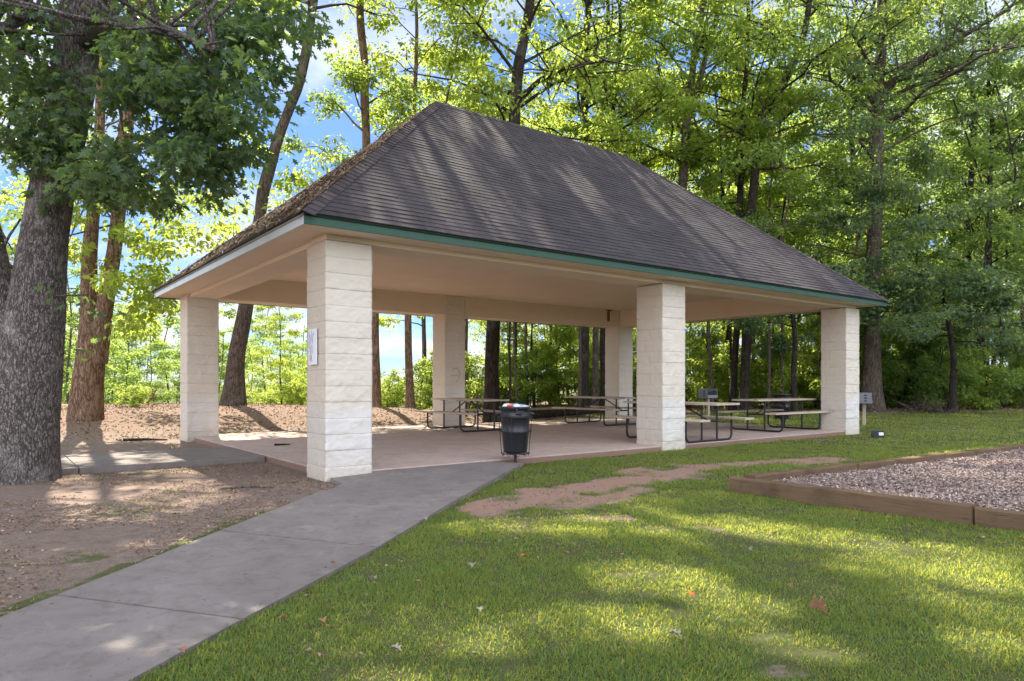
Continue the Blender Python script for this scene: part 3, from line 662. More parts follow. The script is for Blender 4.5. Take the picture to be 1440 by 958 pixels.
def clusters(rs, cen, per, sp, szf, leaf='q', ls=.15, droop=.35, vert=.45, base=None, holes=.8, hthr=-.38):
    cen = np.array(cen); N = len(cen) * per; C = np.repeat(cen, per, 0)
    off = rs.normal(0, 1, (N, 3)); off /= np.linalg.norm(off, axis=1)[:, None]; off *= (rs.rand(N) ** .45)[:, None]
    cs = np.repeat(rs.uniform(.6, 1.3, len(cen)), per)[:, None] * sp
    # each clump is a slightly tilted tray
    tilt = np.repeat(rs.normal(0, .25, (len(cen), 2)), per, 0)
    off = off * cs * np.array([1, 1, vert]); off[:, 2] += tilt[:, 0] * off[:, 0] + tilt[:, 1] * off[:, 1]
    pos = C + off; dirs = off * np.array([1, 1, .4]) + rs.normal(0, .35 * sp, (N, 3)) + np.array([0, 0, -droop * sp]); nor = np.array([0, 0, 1.0]) + rs.normal(0, .55, (N, 3))
    if base is not None:
        hole = fbm(pos[:, 0] * holes, pos[:, 1] * holes, pos[:, 2] * holes * 1.3, 55, 3) < hthr; hole &= (rs.rand(N) < .93) & ((pos[:, 2] < 6.4) | (leaf != 'o'))
        pos, dirs, nor = pos[~hole], dirs[~hole], nor[~hole]; N = len(pos)
        keep = ~(sunlit_gap(pos + np.array(base)) & (rs.rand(N) < .96)); pos, dirs, nor = pos[keep], dirs[keep], nor[keep]; N = len(pos)
    t, f = {'q': (LEAF, LEAF_F), '6': (LEAF6, LEAF6_F), 'o': (OAK, OAK_F)}[leaf]
    return place(t, f, pos, dirs, nor, ls * rs.uniform(.45, 1.35, N))
def spine_at(sp, z):
    zz = [p[2] for p in sp]; return np.array([np.interp(z, zz, [p[0] for p in sp]), np.interp(z, zz, [p[1] for p in sp]), z]), float(np.interp(z, zz, [p[3] for p in sp]))
def grow(rs, sp, z0, z1, Rm, nl, subs=5, prof=None, up=(.35, .95), mbk=None, minr=.008, az=None, thin=1):
    """limbs on a spine; returns clump centres"""
    cen = []; ga = rs.rand() * 6.28
    for k in range(nl):
        t = (k + rs.rand() * .8) / nl; z = z0 + (z1 - z0) * t; p, r = spine_at(sp, z)
        a = ga + k * 2.39996 + rs.normal(0, .3) if az is None else rs.uniform(*az)
        l = Rm * (prof(t) if prof else math.sin(math.pi * (.18 + .75 * t)) ** .7) * rs.uniform(.7, 1.15)
        u = up[0] + (up[1] - up[0]) * t + rs.normal(0, .12)
        d = np.array([math.cos(a), math.sin(a), 0]); pts = [p]
        for q in range(1, 6):
            f = q / 5; pts.append(p + d * l * f + np.array([0, 0, l * (u * f - .22 * f * f)]) + rs.normal(0, .04 * l, 3) * f)
            d = d + np.array([*rs.normal(0, .12, 2), 0])
        pts = np.array(pts); rb = max(min(r * .36, .016 * l + .010), .016) * thin
        if mbk: mbk.tube(pts, np.linspace(rb, minr, 6), 6 if rb > .05 else 5, cap=False)
        cen.append(pts[-1]); cen.append(pts[3] * .4 + pts[4] * .6)
        for q in range(subs):
            f = rs.uniform(.3, .97) * 5; i0 = int(f); b = pts[i0] + (pts[min(i0 + 1, 5)] - pts[i0]) * (f - i0)
            aa = a + rs.choice([-1, 1]) * rs.uniform(.5, 1.3); sl2 = l * rs.uniform(.22, .42) * (1.15 - f / 8)
            e = b + np.array([math.cos(aa), math.sin(aa), rs.uniform(-.15, .45)]) * sl2; mid = (b + e) / 2 + rs.normal(0, .05 * sl2, 3)
            if mbk: mbk.tube([b, mid, e], [rb * .3 + .003, rb * .2 + .003, .004], 4, cap=False)
            cen += [e, mid + rs.normal(0, .1, 3)]
    return cen
def tree(name, label, cat, spine, seed, crown=None, bark='bark_grey', leaf='leaf_mid', limbs=(), group=None, nseg=14, rough=.10, per=60, spd=.6, ls=.16, lt='q', extra=None, flare=1.35, vert=.45, loc=None, hol=(.8, -.38)):
    """spine: world points (x, y, z, r); crown: list of grow() argument dicts"""
    rs = np.random.RandomState(seed); bx, by, bz, br = spine[0]
    sp = [(x - bx, y - by, z - bz, r) for x, y, z, r in spine]
    t = thing(name, label, cat, (bx, by, bz) if loc is None else loc, 0, group)
    # smooth resample of spine
    zs = [p[2] for p in sp]; mt = MB(); n = max(6, int((zs[-1] - zs[0]) / .45)); P = []; Rr = []
    for z in np.linspace(0, zs[-1], n):
        p, r = spine_at(sp, z); fl = 1 + (flare - 1) * math.exp(-z / (.35 + br * .5)); wob = np.array([fbm(z * .35, seed, 0, 1, 2), fbm(z * .35, seed, 9, 2, 2), 0]) * .06 * min(1, z / 2)
        P.append(p + wob); Rr.append(r * fl)
    P[0] = P[0] - np.array([0, 0, .25])
    mt.tube(P, Rr, nseg, rough=rough, seed=seed)
    cen = []
    for lp in limbs:      # explicit limbs: list of (x,y,z,r)
        q = [(x - bx, y - by, z - bz, r) for x, y, z, r in lp]
        pp = np.array([a[:3] for a in q]); rr = np.array([a[3] for a in q]); tt = np.linspace(0, 1, len(q)); t2 = np.linspace(0, 1, len(q) * 4)
        pp = np.stack([np.interp(t2, tt, pp[:, k]) for k in range(3)], 1); 
        for _ in range(2): pp[1:-1] = (pp[:-2] + pp[2:] + 2 * pp[1:-1]) / 4
        mt.tube(pp, np.interp(t2, tt, rr), 9, rough=rough, seed=seed + 3)
        for f in np.linspace(.35, 1, 9):
            b = pp[int(f * (len(pp) - 1))]
            for _ in range(3):
                e = b + rs.normal(0, .7, 3) + np.array([0, 0, .3]); mt.tube([b, (b + e) / 2 + rs.normal(0, .08, 3), e], [.03, .02, .008], 4, cap=False); cen += [e]
    for g in (crown or []):
        g = dict(g); cen += grow(rs, sp, mbk=mt, **g)
    if extra is not None: cen += [np.array(c) - np.array([bx, by, bz]) for c in extra]
    link('trunk', mt.mesh('trunk', True), M[bark], t)
    if len(cen):
        mc = MB(); mc.add(*clusters(rs, cen, per, spd, 1, lt, ls, vert=vert, base=(bx, by, bz), holes=hol[0], hthr=hol[1])); link('crown', mc.mesh('crown', False), M[leaf], t)
    return t
def pxs(pts, d, dy=0):     # photo points (px, py, width px) at distance d -> spine
    out = []
    for k, (px, py, wpx) in enumerate(pts):
        dd = d + dy * k; p = at(px, py, dd); out.append((p.x, p.y, p.z, wpx / 2 * dd / F))
    return out
LEANL = [(346, 430), (358, 350), (372, 270), (395, 190), (420, 120), (434, 60)]
def clear_lean(p, m=24):
    q = (CX + F * p.x / p.y, HY - F * (p.z - EYE) / p.y); return float(np.min([wseg(np.array(q[0]), np.array(q[1]), a, b) for a, b in zip(LEANL[:-1], LEANL[1:])])) > m or q[1] < 45
def base_d(px, py):        # distance where the terrain meets the pixel
    d = 12.0
    for _ in range(60):
        x = (px - CX) / F * d; d = .5 * d + .5 * (F * (EYE - float(gz(x, d))) / (py - HY))
    return d
SHOW = lambda *a: print('INFO', *a)
# 1 the big oak at the left
d1 = 8.9
sp1 = pxs([(12, 690, 104), (24, 600, 94), (40, 520, 82), (54, 440, 70), (65, 350, 59), (77, 240, 55), (95, 120, 54), (106, 0, 52)], d1)
x, y, z, r = sp1[-1]; sp1 += [(x + .7, y + .8, z + 3, .20), (x + 1.2, y + 2.0, z + 7, .12), (x + 1.6, y + 3.0, z + 10, .04)]
lm = [[(*at(30, 520, d1 + .05)[:], .20), (*at(6, 440, d1)[:], .17), (*at(-12, 340, d1)[:], .15), (*at(-60, 150, d1 - .3)[:], .13), (*at(-110, -80, d1 - .6)[:], .08)],
      [(*at(100, 55, d1)[:], .12), (*at(50, 18, d1 - .4)[:], .07), (*at(0, 42, d1 - .9)[:], .05), (*at(-60, 60, d1 - 1.2)[:], .03)],
      [(*at(112, 60, d1)[:], .12), (*at(150, 30, d1 - .6)[:], .09), (*at(230, 40, d1 - 1.2)[:], .06), (*at(300, 70, d1 - 1.5)[:], .03)],
      [(*at(100, 90, d1)[:], .10), (*at(150, 110, d1 + .4)[:], .07), (*at(230, 130, d1 + .9)[:], .04), (*at(300, 150, d1 + 1.2)[:], .02)]]
rs = np.random.RandomState(77); ex = []
# hanging boughs: (px, py, rx, ry, n, depth range)
for (px, py, rx_, ry_, n_, da, db) in ((60, 180, 70, 50, 20, 7.6, 9), (20, 110, 60, 60, 16, 7.4, 9), (170, 215, 80, 45, 34, 7.2, 9.5), (250, 160, 100, 70, 46, 7.2, 10), (315, 95, 85, 60, 30, 7.5, 10.5), (180, 90, 90, 70, 34, 7.2, 10),
                                       (250, 30, 170, 40, 46, 7.2, 11), (210, 262, 35, 18, 8, 7.5, 8.6), (390, 35, 45, 35, 12, 8.2, 10.5), (60, 40, 80, 40, 14, 7.4, 9), (300, 200, 50, 35, 12, 7.6, 9), (20, 200, 40, 30, 7, 7.6, 8.6), (75, 215, 30, 18, 6, 7.8, 8.4)):
    for _ in range(int(n_ * .72)):
        a = rs.rand() * 6.28; q = rs.rand() ** .5; p = at(px + rx_ * q * math.cos(a), py + ry_ * q * math.sin(a), rs.uniform(da, db)); 
        if 70 < CX + F * p.x / p.y < 140 and HY - F * (p.z - EYE) / p.y < 120 and p.y < d1 + .3: continue
        if not clear_lean(p, 34): continue
        ex.append(tuple(p))
for _ in range(40):      # loose sprays at the rim of the boughs
    a = rs.uniform(-.3, 2.6); p = at(190 + 205 * math.cos(a) * rs.uniform(.85, 1.1), 120 + 150 * math.sin(a) * rs.uniform(.85, 1.15), rs.uniform(7.6, 10))
    if clear_lean(p, 34): ex.append(tuple(p))
T1 = tree('oak_tree', 'massive oak with deeply furrowed grey bark at the left edge beside the side path', 'tree', sp1, 11,
     [dict(z0=8.0, z1=16.5, Rm=6.4, nl=36, subs=6, up=(.5, 1.1))], 'bark_oak', 'leaf_oak', lm, nseg=72, rough=.045, per=74, spd=.42, ls=.125, lt='o', extra=ex, flare=1.3, vert=.45, hol=(1.4, -.14))
# 2 twin-stemmed tree
d2 = base_d(122, 584); SHOW('d2', d2)
sp2 = pxs([(120, 586, 40), (124, 530, 36), (128, 470, 33), (122, 420, 21), (125, 340, 18), (132, 270, 14), (140, 150, 14), (148, 0, 16)], d2)
x, y, z, r = sp2[-1]; sp2 += [(x + .5, y, z + 4, .12), (x + .7, y, z + 8, .04)]
lm = [[(*at(134, 510, d2)[:], .29), (*at(146, 440, d2)[:], .21), (*at(161, 350, d2)[:], .17), (*at(170, 270, d2)[:], .16), (*at(178, 170, d2)[:], .17), (*at(200, 0, d2)[:], .14), (*at(210, -160, d2)[:], .06)],
      [(*at(128, 300, d2)[:], .05), (*at(118, 270, d2 - .3)[:], .035), (*at(98, 240, d2 - .5)[:], .015)]]
ex = []
for (px, py, rx_, ry_, n_, da, db) in ((200, 400, 55, 25, 22, 15.5, 18), (225, 335, 55, 25, 18, 15.5, 18), (205, 360, 20, 30, 8, 16, 17.4), (104, 320, 12, 50, 6, 16, 17.4), (215, 435, 40, 12, 10, 15.5, 17), (190, 460, 25, 8, 5, 15.5, 17), (20, 300, 30, 60, 12, 15, 19), (250, 270, 60, 30, 12, 16, 19), (15, 400, 15, 12, 3, 16, 18)):
    for _ in range(n_):
        a = rs.rand() * 6.28; q = rs.rand() ** .5; p = at(px + rx_ * q * math.cos(a), py + ry_ * q * math.sin(a), rs.uniform(da, db))
        if clear_lean(p): ex.append(tuple(p))
tree('twin_stem_tree', 'warm brown tree splitting into two stems on the bare rise left of the shelter', 'tree', sp2, 12, [dict(z0=8, z1=17, Rm=5.5, nl=22, subs=5)],
     'bark_warm', 'leaf_yel', lm, nseg=26, per=48, spd=.42, ls=.15, lt='6', extra=ex, flare=1.3)
# 3 leaning tree behind the left bay
d3 = 22.5; SHOW('d3', d3)
sp3 = pxs([(328, 572, 25), (333, 500, 22), (346, 430, 19), (358, 350, 17), (372, 270, 16), (395, 190, 15), (420, 120, 14), (432, 60, 13), (440, 0, 12)], d3); sp3[0] = (sp3[0][0], sp3[0][1], float(gz(sp3[0][0], sp3[0][1])), sp3[0][3])
x, y, z, r = sp3[-1]; sp3 += [(x + .8, y - 1.6, z + 2.5, .12), (x + 1.4, y - 3.4, z + 6, .04)]
ex = []
for (px, py, rx_, ry_, n_, da, db) in ((400, 255, 65, 22, 16, 21, 25), (325, 200, 40, 40, 14, 21, 25), (300, 320, 55, 30, 20, 20, 24), (350, 285, 60, 22, 18, 20, 24), (455, 215, 20, 20, 6, 21, 25), (430, 250, 40, 20, 8, 21, 24), (400, 60, 60, 40, 14, 21, 26), (240, 300, 30, 25, 8, 21, 24)):
    for _ in range(n_):
        a = rs.rand() * 6.28; q = rs.rand() ** .5; p = at(px + rx_ * q * math.cos(a), py + ry_ * q * math.sin(a), rs.uniform(da, db))
        if clear_lean(p): ex.append(tuple(p))
tree('leaning_tree', 'slender tree leaning to the right, seen through the left bay of the shelter', 'tree', sp3, 13, [dict(z0=12.5, z1=20, Rm=5.5, nl=34, subs=6)],
     'bark_grey', 'leaf_yel', nseg=20, per=46, spd=.5, ls=.17, lt='6', extra=ex, flare=1.6)
def simple(px_pts, d, name, label, seed, bark, leaf, crown, limbs=(), top=20, **k):
    sp = pxs(px_pts, d); x, y, z, r = sp[-1]
    if z < top: sp += [(x + .3, y, (z + top) / 2, r * .7), (x + .2, y, top, .03)]
    b = sp[0]; sp[0] = (b[0], b[1], float(gz(b[0], b[1])), b[3]); sp = [sp[0]] + [p for p in sp[1:] if p[2] > sp[0][2] + .3]
    return tree(name, label, 'tree', sp, seed, crown, bark, leaf, limbs, **k)
C1 = [dict(z0=7, z1=19, Rm=4.6, nl=28, subs=6)]
simple([(530, 575, 12), (528, 440, 11), (514, 220, 12), (511, 100, 11), (508, 0, 10)], 25, 'slim_tree', 'straight slim tree with pinkish bark just right of the nearest pillar', 21, 'bark_warm', 'leaf_mid', [dict(z0=6, z1=12, Rm=2.8, nl=10, subs=4), dict(z0=15, z1=25, Rm=6.5, nl=36, subs=7)], per=62, top=26)
simple([(577, 576, 12), (575, 440, 9), (574, 300, 8)], 25.5, 'slim_tree', 'slim bare-stemmed tree centred in the gap left of the rear middle pillar', 22, 'bark_warm', 'leaf_yel', [dict(z0=9, z1=17, Rm=3, nl=16, subs=4)], per=50, top=18)
simple([(598, 562, 7), (597, 440, 6), (596, 300, 6)], 30, 'slim_tree', 'thin tree close against the left side of the rear middle pillar', 23, 'bark_grey', 'leaf_yel', [dict(z0=3.5, z1=15, Rm=2.6, nl=20, subs=3)], per=40, top=16)
simple([(692, 588, 24), (693, 520, 20), (695, 450, 19), (715, 250, 17), (727, 100, 15), (745, 0, 13)], 21.5, 'dark_trunk_tree', 'thick dark-barked tree directly behind the left picnic table', 24, 'bark_dark', 'leaf_yel', [dict(z0=8, z1=13, Rm=4.2, nl=12, subs=5), dict(z0=15, z1=25, Rm=7, nl=40, subs=7)],
       limbs=[[(*at(722, 150, 21.5)[:], .1), (*at(760, 110, 21)[:], .07), (*at(800, 95, 20.5)[:], .05), (*at(850, 85, 20)[:], .03)]], per=60, top=26)
simple([(822, 560, 14), (824, 460, 12), (826, 300, 12), (820, 100, 10)], 27, 'forest_tree', 'left and thickest of three close trunks beside the rear far pillar', 25, 'bark_dark', 'leaf_yel', C1, per=60)
simple([(836, 560, 10), (838, 460, 8), (846, 200, 8)], 27.6, 'forest_tree', 'middle stem of three close trunks beside the rear far pillar', 26, 'bark_grey', 'leaf_mid', [dict(z0=9, z1=18, Rm=3, nl=14, subs=4)], per=50)
simple([(849, 560, 10), (850, 460, 8), (860, 200, 8)], 28, 'forest_tree', 'right stem of three close trunks beside the rear far pillar', 27, 'bark_dark', 'leaf_mid', [dict(z0=9, z1=18, Rm=3, nl=14, subs=4)], per=50)
simple([(952, 560, 15), (956, 400, 14), (960, 260, 13), (965, 180, 12), (976, 90, 9), (990, 0, 8)], 27, 'forked_tree', 'forked tree rising behind the far end of the roof ridge', 28, 'bark_grey', 'leaf_yel', [dict(z0=9, z1=20, Rm=5, nl=28, subs=5)],
       limbs=[[(*at(966, 175, 27)[:], .12), (*at(985, 110, 27)[:], .11), (*at(1000, 50, 27)[:], .10), (*at(1015, 0, 27)[:], .09), (*at(1030, -120, 27)[:], .05)], [(*at(968, 118, 27)[:], .10), (*at(945, 148, 26.5)[:], .08), (*at(905, 156, 26)[:], .06), (*at(870, 150, 26)[:], .03)]], per=60)
simple([(1046, 563, 14), (1050, 455, 13), (1058, 300, 12), (1067, 215, 12), (1074, 165, 12), (1104, 115, 10), (1130, 55, 9), (1140, 0, 8)], 26, 'crooked_tree', 'dark tree with a crooked bend to the right above the roof hip', 29, 'bark_dark', 'leaf_yel', [dict(z0=9, z1=19, Rm=4.5, nl=24, subs=5)], per=60)
simple([(1030, 562, 10), (1037, 455, 9), (1040, 300, 9)], 26.5, 'forest_tree', 'dark straight trunk left of its twin, behind the right picnic tables', 30, 'bark_dark', 'leaf_mid', C1, per=50)
d12 = 26.5
simple([(1226, 576, 27), (1227, 480, 22), (1228, 400, 20), (1230, 280, 18), (1231, 200, 18), (1233, 120, 17), (1238, 60, 12), (1240, 0, 10)], d12, 'spreading_tree', 'tall broad tree with spreading limbs behind the grey grill', 31, 'bark_grey', 'leaf_dark',
       [dict(z0=4.0, z1=9, Rm=4.6, nl=16, subs=8, up=(.1, .5), thin=.5), dict(z0=9, z1=20, Rm=6.5, nl=30, subs=6)],
       limbs=[[(*at(1236, 140, d12)[:], .2), (*at(1262, 105, d12 - .5)[:], .16), (*at(1320, 70, d12 - 1)[:], .11), (*at(1420, 12, d12 - 2)[:], .06)], [(*at(1230, 145, d12)[:], .14), (*at(1205, 110, d12 - .4)[:], .10), (*at(1180, 80, d12 - .8)[:], .05)],
              [(*at(1240, 120, d12)[:], .1), (*at(1290, 105, d12 - .8)[:], .06), (*at(1370, 98, d12 - 1.4)[:], .03)], [(*at(1232, 60, d12)[:], .13), (*at(1265, 25, d12)[:], .10), (*at(1310, -20, d12)[:], .07)]], per=60, flare=1.5, extra=[tuple(at(1232 + rs.normal(0, 60), rs.uniform(120, 440), d12 - rs.uniform(.6, 3))) for _ in range(60)])
simple([(1340, 572, 10), (1338, 500, 8), (1330, 440, 7), (1325, 400, 5)], 25.5, 'small_oak', 'small umbrella-crowned tree in front of the woods at the right', 32, 'bark_dark', 'leaf_dark', [dict(z0=2.6, z1=5.0, Rm=3.6, nl=16, subs=7, up=(.0, .25), prof=lambda t: 1 - .35 * t)], top=5.6, per=80, spd=.5, vert=.5)
# low sweeping bough tree in the middle-right bay
simple([(1118, 566, 8), (1116, 480, 7), (1112, 430, 6)], 24.5, 'small_oak', 'small dark tree seen under the eave between the two right pillars', 33, 'bark_dark', 'leaf_dark', [dict(z0=2.9, z1=5.2, Rm=3.0, nl=14, subs=6, up=(.0, .25))], top=6, per=70, spd=.45, vert=.5)

# protos for the woods: tall, understory, shrub, far
def proto_mesh(seed, H, r, crown, per, spd, ls, bend=.4, vert=.45):
    rs = np.random.RandomState(seed); sp = [(0, 0, 0, r), (rs.normal(0, bend * .3), rs.normal(0, bend * .3), H * .3, r * .8), (rs.normal(0, bend), rs.normal(0, bend), H * .65, r * .5), (rs.normal(0, bend * 1.5), rs.normal(0, bend * 1.5), H, .03)]
    mt = MB(); P = []; Rr = []
    for z in np.linspace(0, H, max(5, int(H / .8))): p, q = spine_at(sp, z); P.append(p + np.array([fbm(z * .4, seed, 0, 1, 2), fbm(z * .4, seed, 9, 2, 2), 0]) * .07); Rr.append(q * (1 + .4 * math.exp(-z / .4)))
    P[0] = P[0] - np.array([0, 0, .4]); mt.tube(P, Rr, 9, rough=.08, seed=seed); cen = []
    for g in crown: cen += grow(rs, sp, mbk=mt, **g)
    mc = MB(); mc.add(*clusters(rs, cen, per, spd, 1, 'q', ls, vert=vert)); return mt.mesh('trunk', True), mc.mesh('crown')
UPT = (.45, 1.0)
tall = [proto_mesh(101, 21, .17, [dict(z0=4.5, z1=19, Rm=4.2, nl=24, subs=6, up=UPT)], 42, .68, .19, .9, .55), proto_mesh(102, 19, .14, [dict(z0=4, z1=17, Rm=3.8, nl=22, subs=6, up=UPT)], 44, .66, .19, 1.1, .55), proto_mesh(103, 22, .20, [dict(z0=5.5, z1=20, Rm=4.8, nl=26, subs=6, up=UPT)], 42, .7, .19, .7, .55)]
under = [proto_mesh(111, 8, .06, [dict(z0=1.2, z1=7.6, Rm=2.3, nl=18, subs=4, up=(.15, .6))], 32, .42, .15, .25), proto_mesh(112, 6.5, .05, [dict(z0=.9, z1=6.2, Rm=2.0, nl=16, subs=4, up=(.15, .6))], 34, .4, .14, .25), proto_mesh(113, 10, .08, [dict(z0=2.2, z1=9.6, Rm=2.6, nl=20, subs=4, up=(.15, .6))], 32, .45, .16, .3)]
shrub = [proto_mesh(121, 2.2, .025, [dict(z0=.15, z1=2.0, Rm=1.1, nl=16, subs=4, up=(.3, .8))], 26, .26, .11, .15, .7), proto_mesh(122, 1.5, .02, [dict(z0=.1, z1=1.3, Rm=1.2, nl=14, subs=4, up=(.3, .7))], 26, .26, .12, .15, .6), proto_mesh(123, 3.0, .03, [dict(z0=.2, z1=2.8, Rm=1.2, nl=18, subs=4, up=(.2, .8))], 28, .28, .12, .2, .7)]
_cache = {}
def mv(me, mat):
    k = (me.name, mat)
    if k not in _cache:
        c = me.copy(); c.materials.clear(); c.materials.append(M[mat]); _cache[k] = c
    return _cache[k]
def plant(pr, name, label, cat, group, x, y, sc, rz, bark, leaf, zs=1.0):
    t = thing(name, label, cat, (x, y, float(gz(x, y)) - .02), rz, group); t.scale = (sc, sc, sc * zs); PL.append((t, {'woodland_tree': 'tall tree', 'young_tree': 'young tree', 'pole_tree': 'slender tree', 'distant_tree': 'distant tree'}.get(name, name), leaf, CX + F * x / y, y))
    o = bpy.data.objects.new('trunk', mv(pr[0], bark)); COL.objects.link(o); o.parent = t
    o = bpy.data.objects.new('crown', mv(pr[1], leaf)); COL.objects.link(o); o.parent = t
    return t
rs = np.random.RandomState(9)
GAPS = [(-999, 250, 'left of the shelter'), (250, 440, 'in the left side bay'), (440, 620, 'in the gap left of the rear middle pillar'), (620, 690, 'just right of the rear middle pillar'), (690, 860, 'between the dark trunk and rear far pillar'),
        (860, 1000, 'behind the front middle pillar'), (1000, 1155, 'behind the right picnic tables'), (1155, 1245, 'behind the grey grill'), (1245, 1345, 'between grey grill and umbrella-crowned tree'), (1345, 1600, 'right of the umbrella-crowned tree')]
ORD = ['first', 'second', 'third', 'fourth', 'fifth', 'sixth', 'seventh', 'eighth', 'ninth', 'tenth', 'eleventh', 'twelfth', 'thirteenth', 'fourteenth', 'fifteenth', 'sixteenth', 'seventeenth', 'eighteenth', 'nineteenth', 'twentieth', 'twenty-first', 'twenty-second', 'twenty-third', 'twenty-fourth']
PL = []
TONE = {'leaf_yel': 'yellow-green', 'leaf_mid': 'mid-green', 'leaf_dark': 'dark green'}
def label_plants():
    from collections import defaultdict
    g = defaultdict(list)
    for t, kind, tone, p, y in PL:
        gi = next(i for i, q in enumerate(GAPS) if q[0] <= p < q[1]); g[(kind, tone, gi)].append((p, t))
    for (kind, tone, gi), L in g.items():
        L.sort(key=lambda q: q[0])
        for k, (p, t) in enumerate(L):
            t['label'] = (f'{TONE[tone]} {kind} {GAPS[gi][2]}' if len(L) == 1 else f'{TONE[tone]} {kind} {GAPS[gi][2]}, {ORD[min(k, 23)]} from its left')
def scatter(n, test, x0, x1, y0, y1, mind, tries=6000):
    pts = []
    for _ in range(tries):
        x, y = rs.uniform(x0, x1), rs.uniform(y0, y1)
        if test(x, y) and all((x - a) ** 2 + (y - b) ** 2 > mind ** 2 for a, b in pts): pts.append((x, y))
        if len(pts) >= n: break
    return pts
px_of = lambda x, y: CX + F * x / y
# tall woods
woods = lambda x, y: -.5 < x / y * 1.0 + 0.62 and px_of(x, y) > 640 and px_of(x, y) < 1560 and toUV(x, y)[1] > -30 and y > 28 + max(0, (px_of(x, y) - 1250)) * .004
for x, y in scatter(32, lambda x, y: woods(x, y) and (px_of(x, y) > 940 or (y > 47 and rs.rand() < .8)), -4, 48, 28.5, 64, 3.3):
    p = px_of(x, y); lf = ('leaf_yel' if rs.rand() < .65 else 'leaf_mid') if p < 1180 else ('leaf_mid' if rs.rand() < .6 else ('leaf_dark' if rs.rand() < .6 else 'leaf_yel'))
    L = 'tall woodland tree standing in the backlit woods behind the shelter' if p < 1150 else 'tall woodland tree standing in the shaded woods right of the shelter'
    plant(tall[rs.randint(3)], 'woodland_tree', L, 'tree', 'tall trees behind the shelter' if p < 1150 else 'tall trees right of the shelter', x, y, rs.uniform(.85, 1.15), rs.uniform(0, 6.28), rs.choice(['bark_dark', 'bark_grey', 'bark_dark']), lf)
for x, y in scatter(36, lambda x, y: px_of(x, y) > 660 and px_of(x, y) < 1500 and y > 29, -3, 38, 29, 50, 2.4):
    p = px_of(x, y); lf = 'leaf_yel' if (p < 1150 or rs.rand() < .5) else ('leaf_mid' if rs.rand() < .8 else 'leaf_dark')
    plant(under[rs.randint(3)], 'young_tree', 'young leafy tree filling the woods behind the shelter' if p < 1150 else 'young leafy tree filling the woods right of the shelter', 'tree', 'young trees behind the shelter' if p < 1150 else 'young trees right of the shelter', x, y, rs.uniform(.8, 1.25), rs.uniform(0, 6.28), 'bark_dark', lf)
for x, y in scatter(60, lambda x, y: px_of(x, y) > 640 and px_of(x, y) < 1470 and y > 27.3 + 1.0 * math.sin(x) + (2.2 if px_of(x, y) < 1000 else 0), -3, 24, 26.6, 33, 1.15):
    p = px_of(x, y); lf = 'leaf_yel' if (p < 1150 or rs.rand() < .6) else ('leaf_mid' if rs.rand() < .85 else 'leaf_dark')
    plant(shrub[rs.randint(3)], 'shrub', 'leafy shrub in the undergrowth along the woods edge behind the shelter' if p < 1150 else 'leafy shrub in the shaded undergrowth right of the shelter', 'shrub', 'shrubs behind the shelter' if p < 1150 else 'shrubs right of the shelter', x, y, rs.uniform(.8, 1.3), rs.uniform(0, 6.28), 'bark_dark', lf)
poles = [proto_mesh(131, 15, .075, [dict(z0=7, z1=14.5, Rm=1.8, nl=14, subs=3, up=UPT)], 34, .45, .17, .5), proto_mesh(132, 12, .06, [dict(z0=5, z1=11.5, Rm=1.5, nl=12, subs=3, up=UPT)], 34, .4, .16, .6)]
for x, y in scatter(48, lambda x, y: px_of(x, y) > 640 and px_of(x, y) < 1450 and y > 25.2 + (1.5 if px_of(x, y) > 1150 else 0), -3, 26, 25, 38, 1.2):
    p = px_of(x, y)
    plant(poles[rs.randint(2)], 'pole_tree', 'x', 'tree', 'slender trunks behind the shelter' if p < 1150 else 'slender trunks right of the shelter', x, y, rs.uniform(.8, 1.25), rs.uniform(0, 6.28), rs.choice(['bark_dark', 'bark_grey']), 'leaf_yel' if p < 1150 else 'leaf_mid')
# shrubs on the crest at the left
for px, d, sc, k in ((448, 28, .8, 0), (425, 27, .7, 1), (408, 29, .75, 0), (545, 27, .7, 0), (560, 28, .8, 1), (590, 27, .75, 0), (605, 29, .8, 2), (535, 29, .8, 1), (185, 21, .42, 1), (632, 27, 1.0, 0), (378, 30, .7, 1)):
    x = (px - CX) / F * d
    plant(shrub[k], 'shrub', 'yellow-green shrub on the crest of the bare ground seen through the left bays', 'shrub', 'sunlit shrubs on the crest', x, d, sc, rs.uniform(0, 6.28), 'bark_grey', 'leaf_yel')
for px, d, sc, k in ((395, 27, .55, 0), (410, 40, .7, 1), (352, 44, .7, 0)):
    x = (px - CX) / F * d
    plant(under[k], 'sapling', 'thin open sapling beyond the crest, seen through the left bay', 'sapling', 'saplings in the left bay', x, d, sc, rs.uniform(0, 6.28), 'bark_grey', 'leaf_yel')
# far tree line
for x, y in scatter(34, lambda x, y: 40 < px_of(x, y) < 440 , -85, -4, 58, 100, 3.6):
    plant(under[rs.randint(3)], 'distant_tree', 'pale distant tree in the hazy tree line left of the shelter', 'tree', 'distant tree line', x, y, rs.uniform(1.35, 1.8) * (1.0 if px_of(x, y) < 300 else .85), rs.uniform(0, 6.28), 'bark_grey', 'leaf_mid')

label_plants()
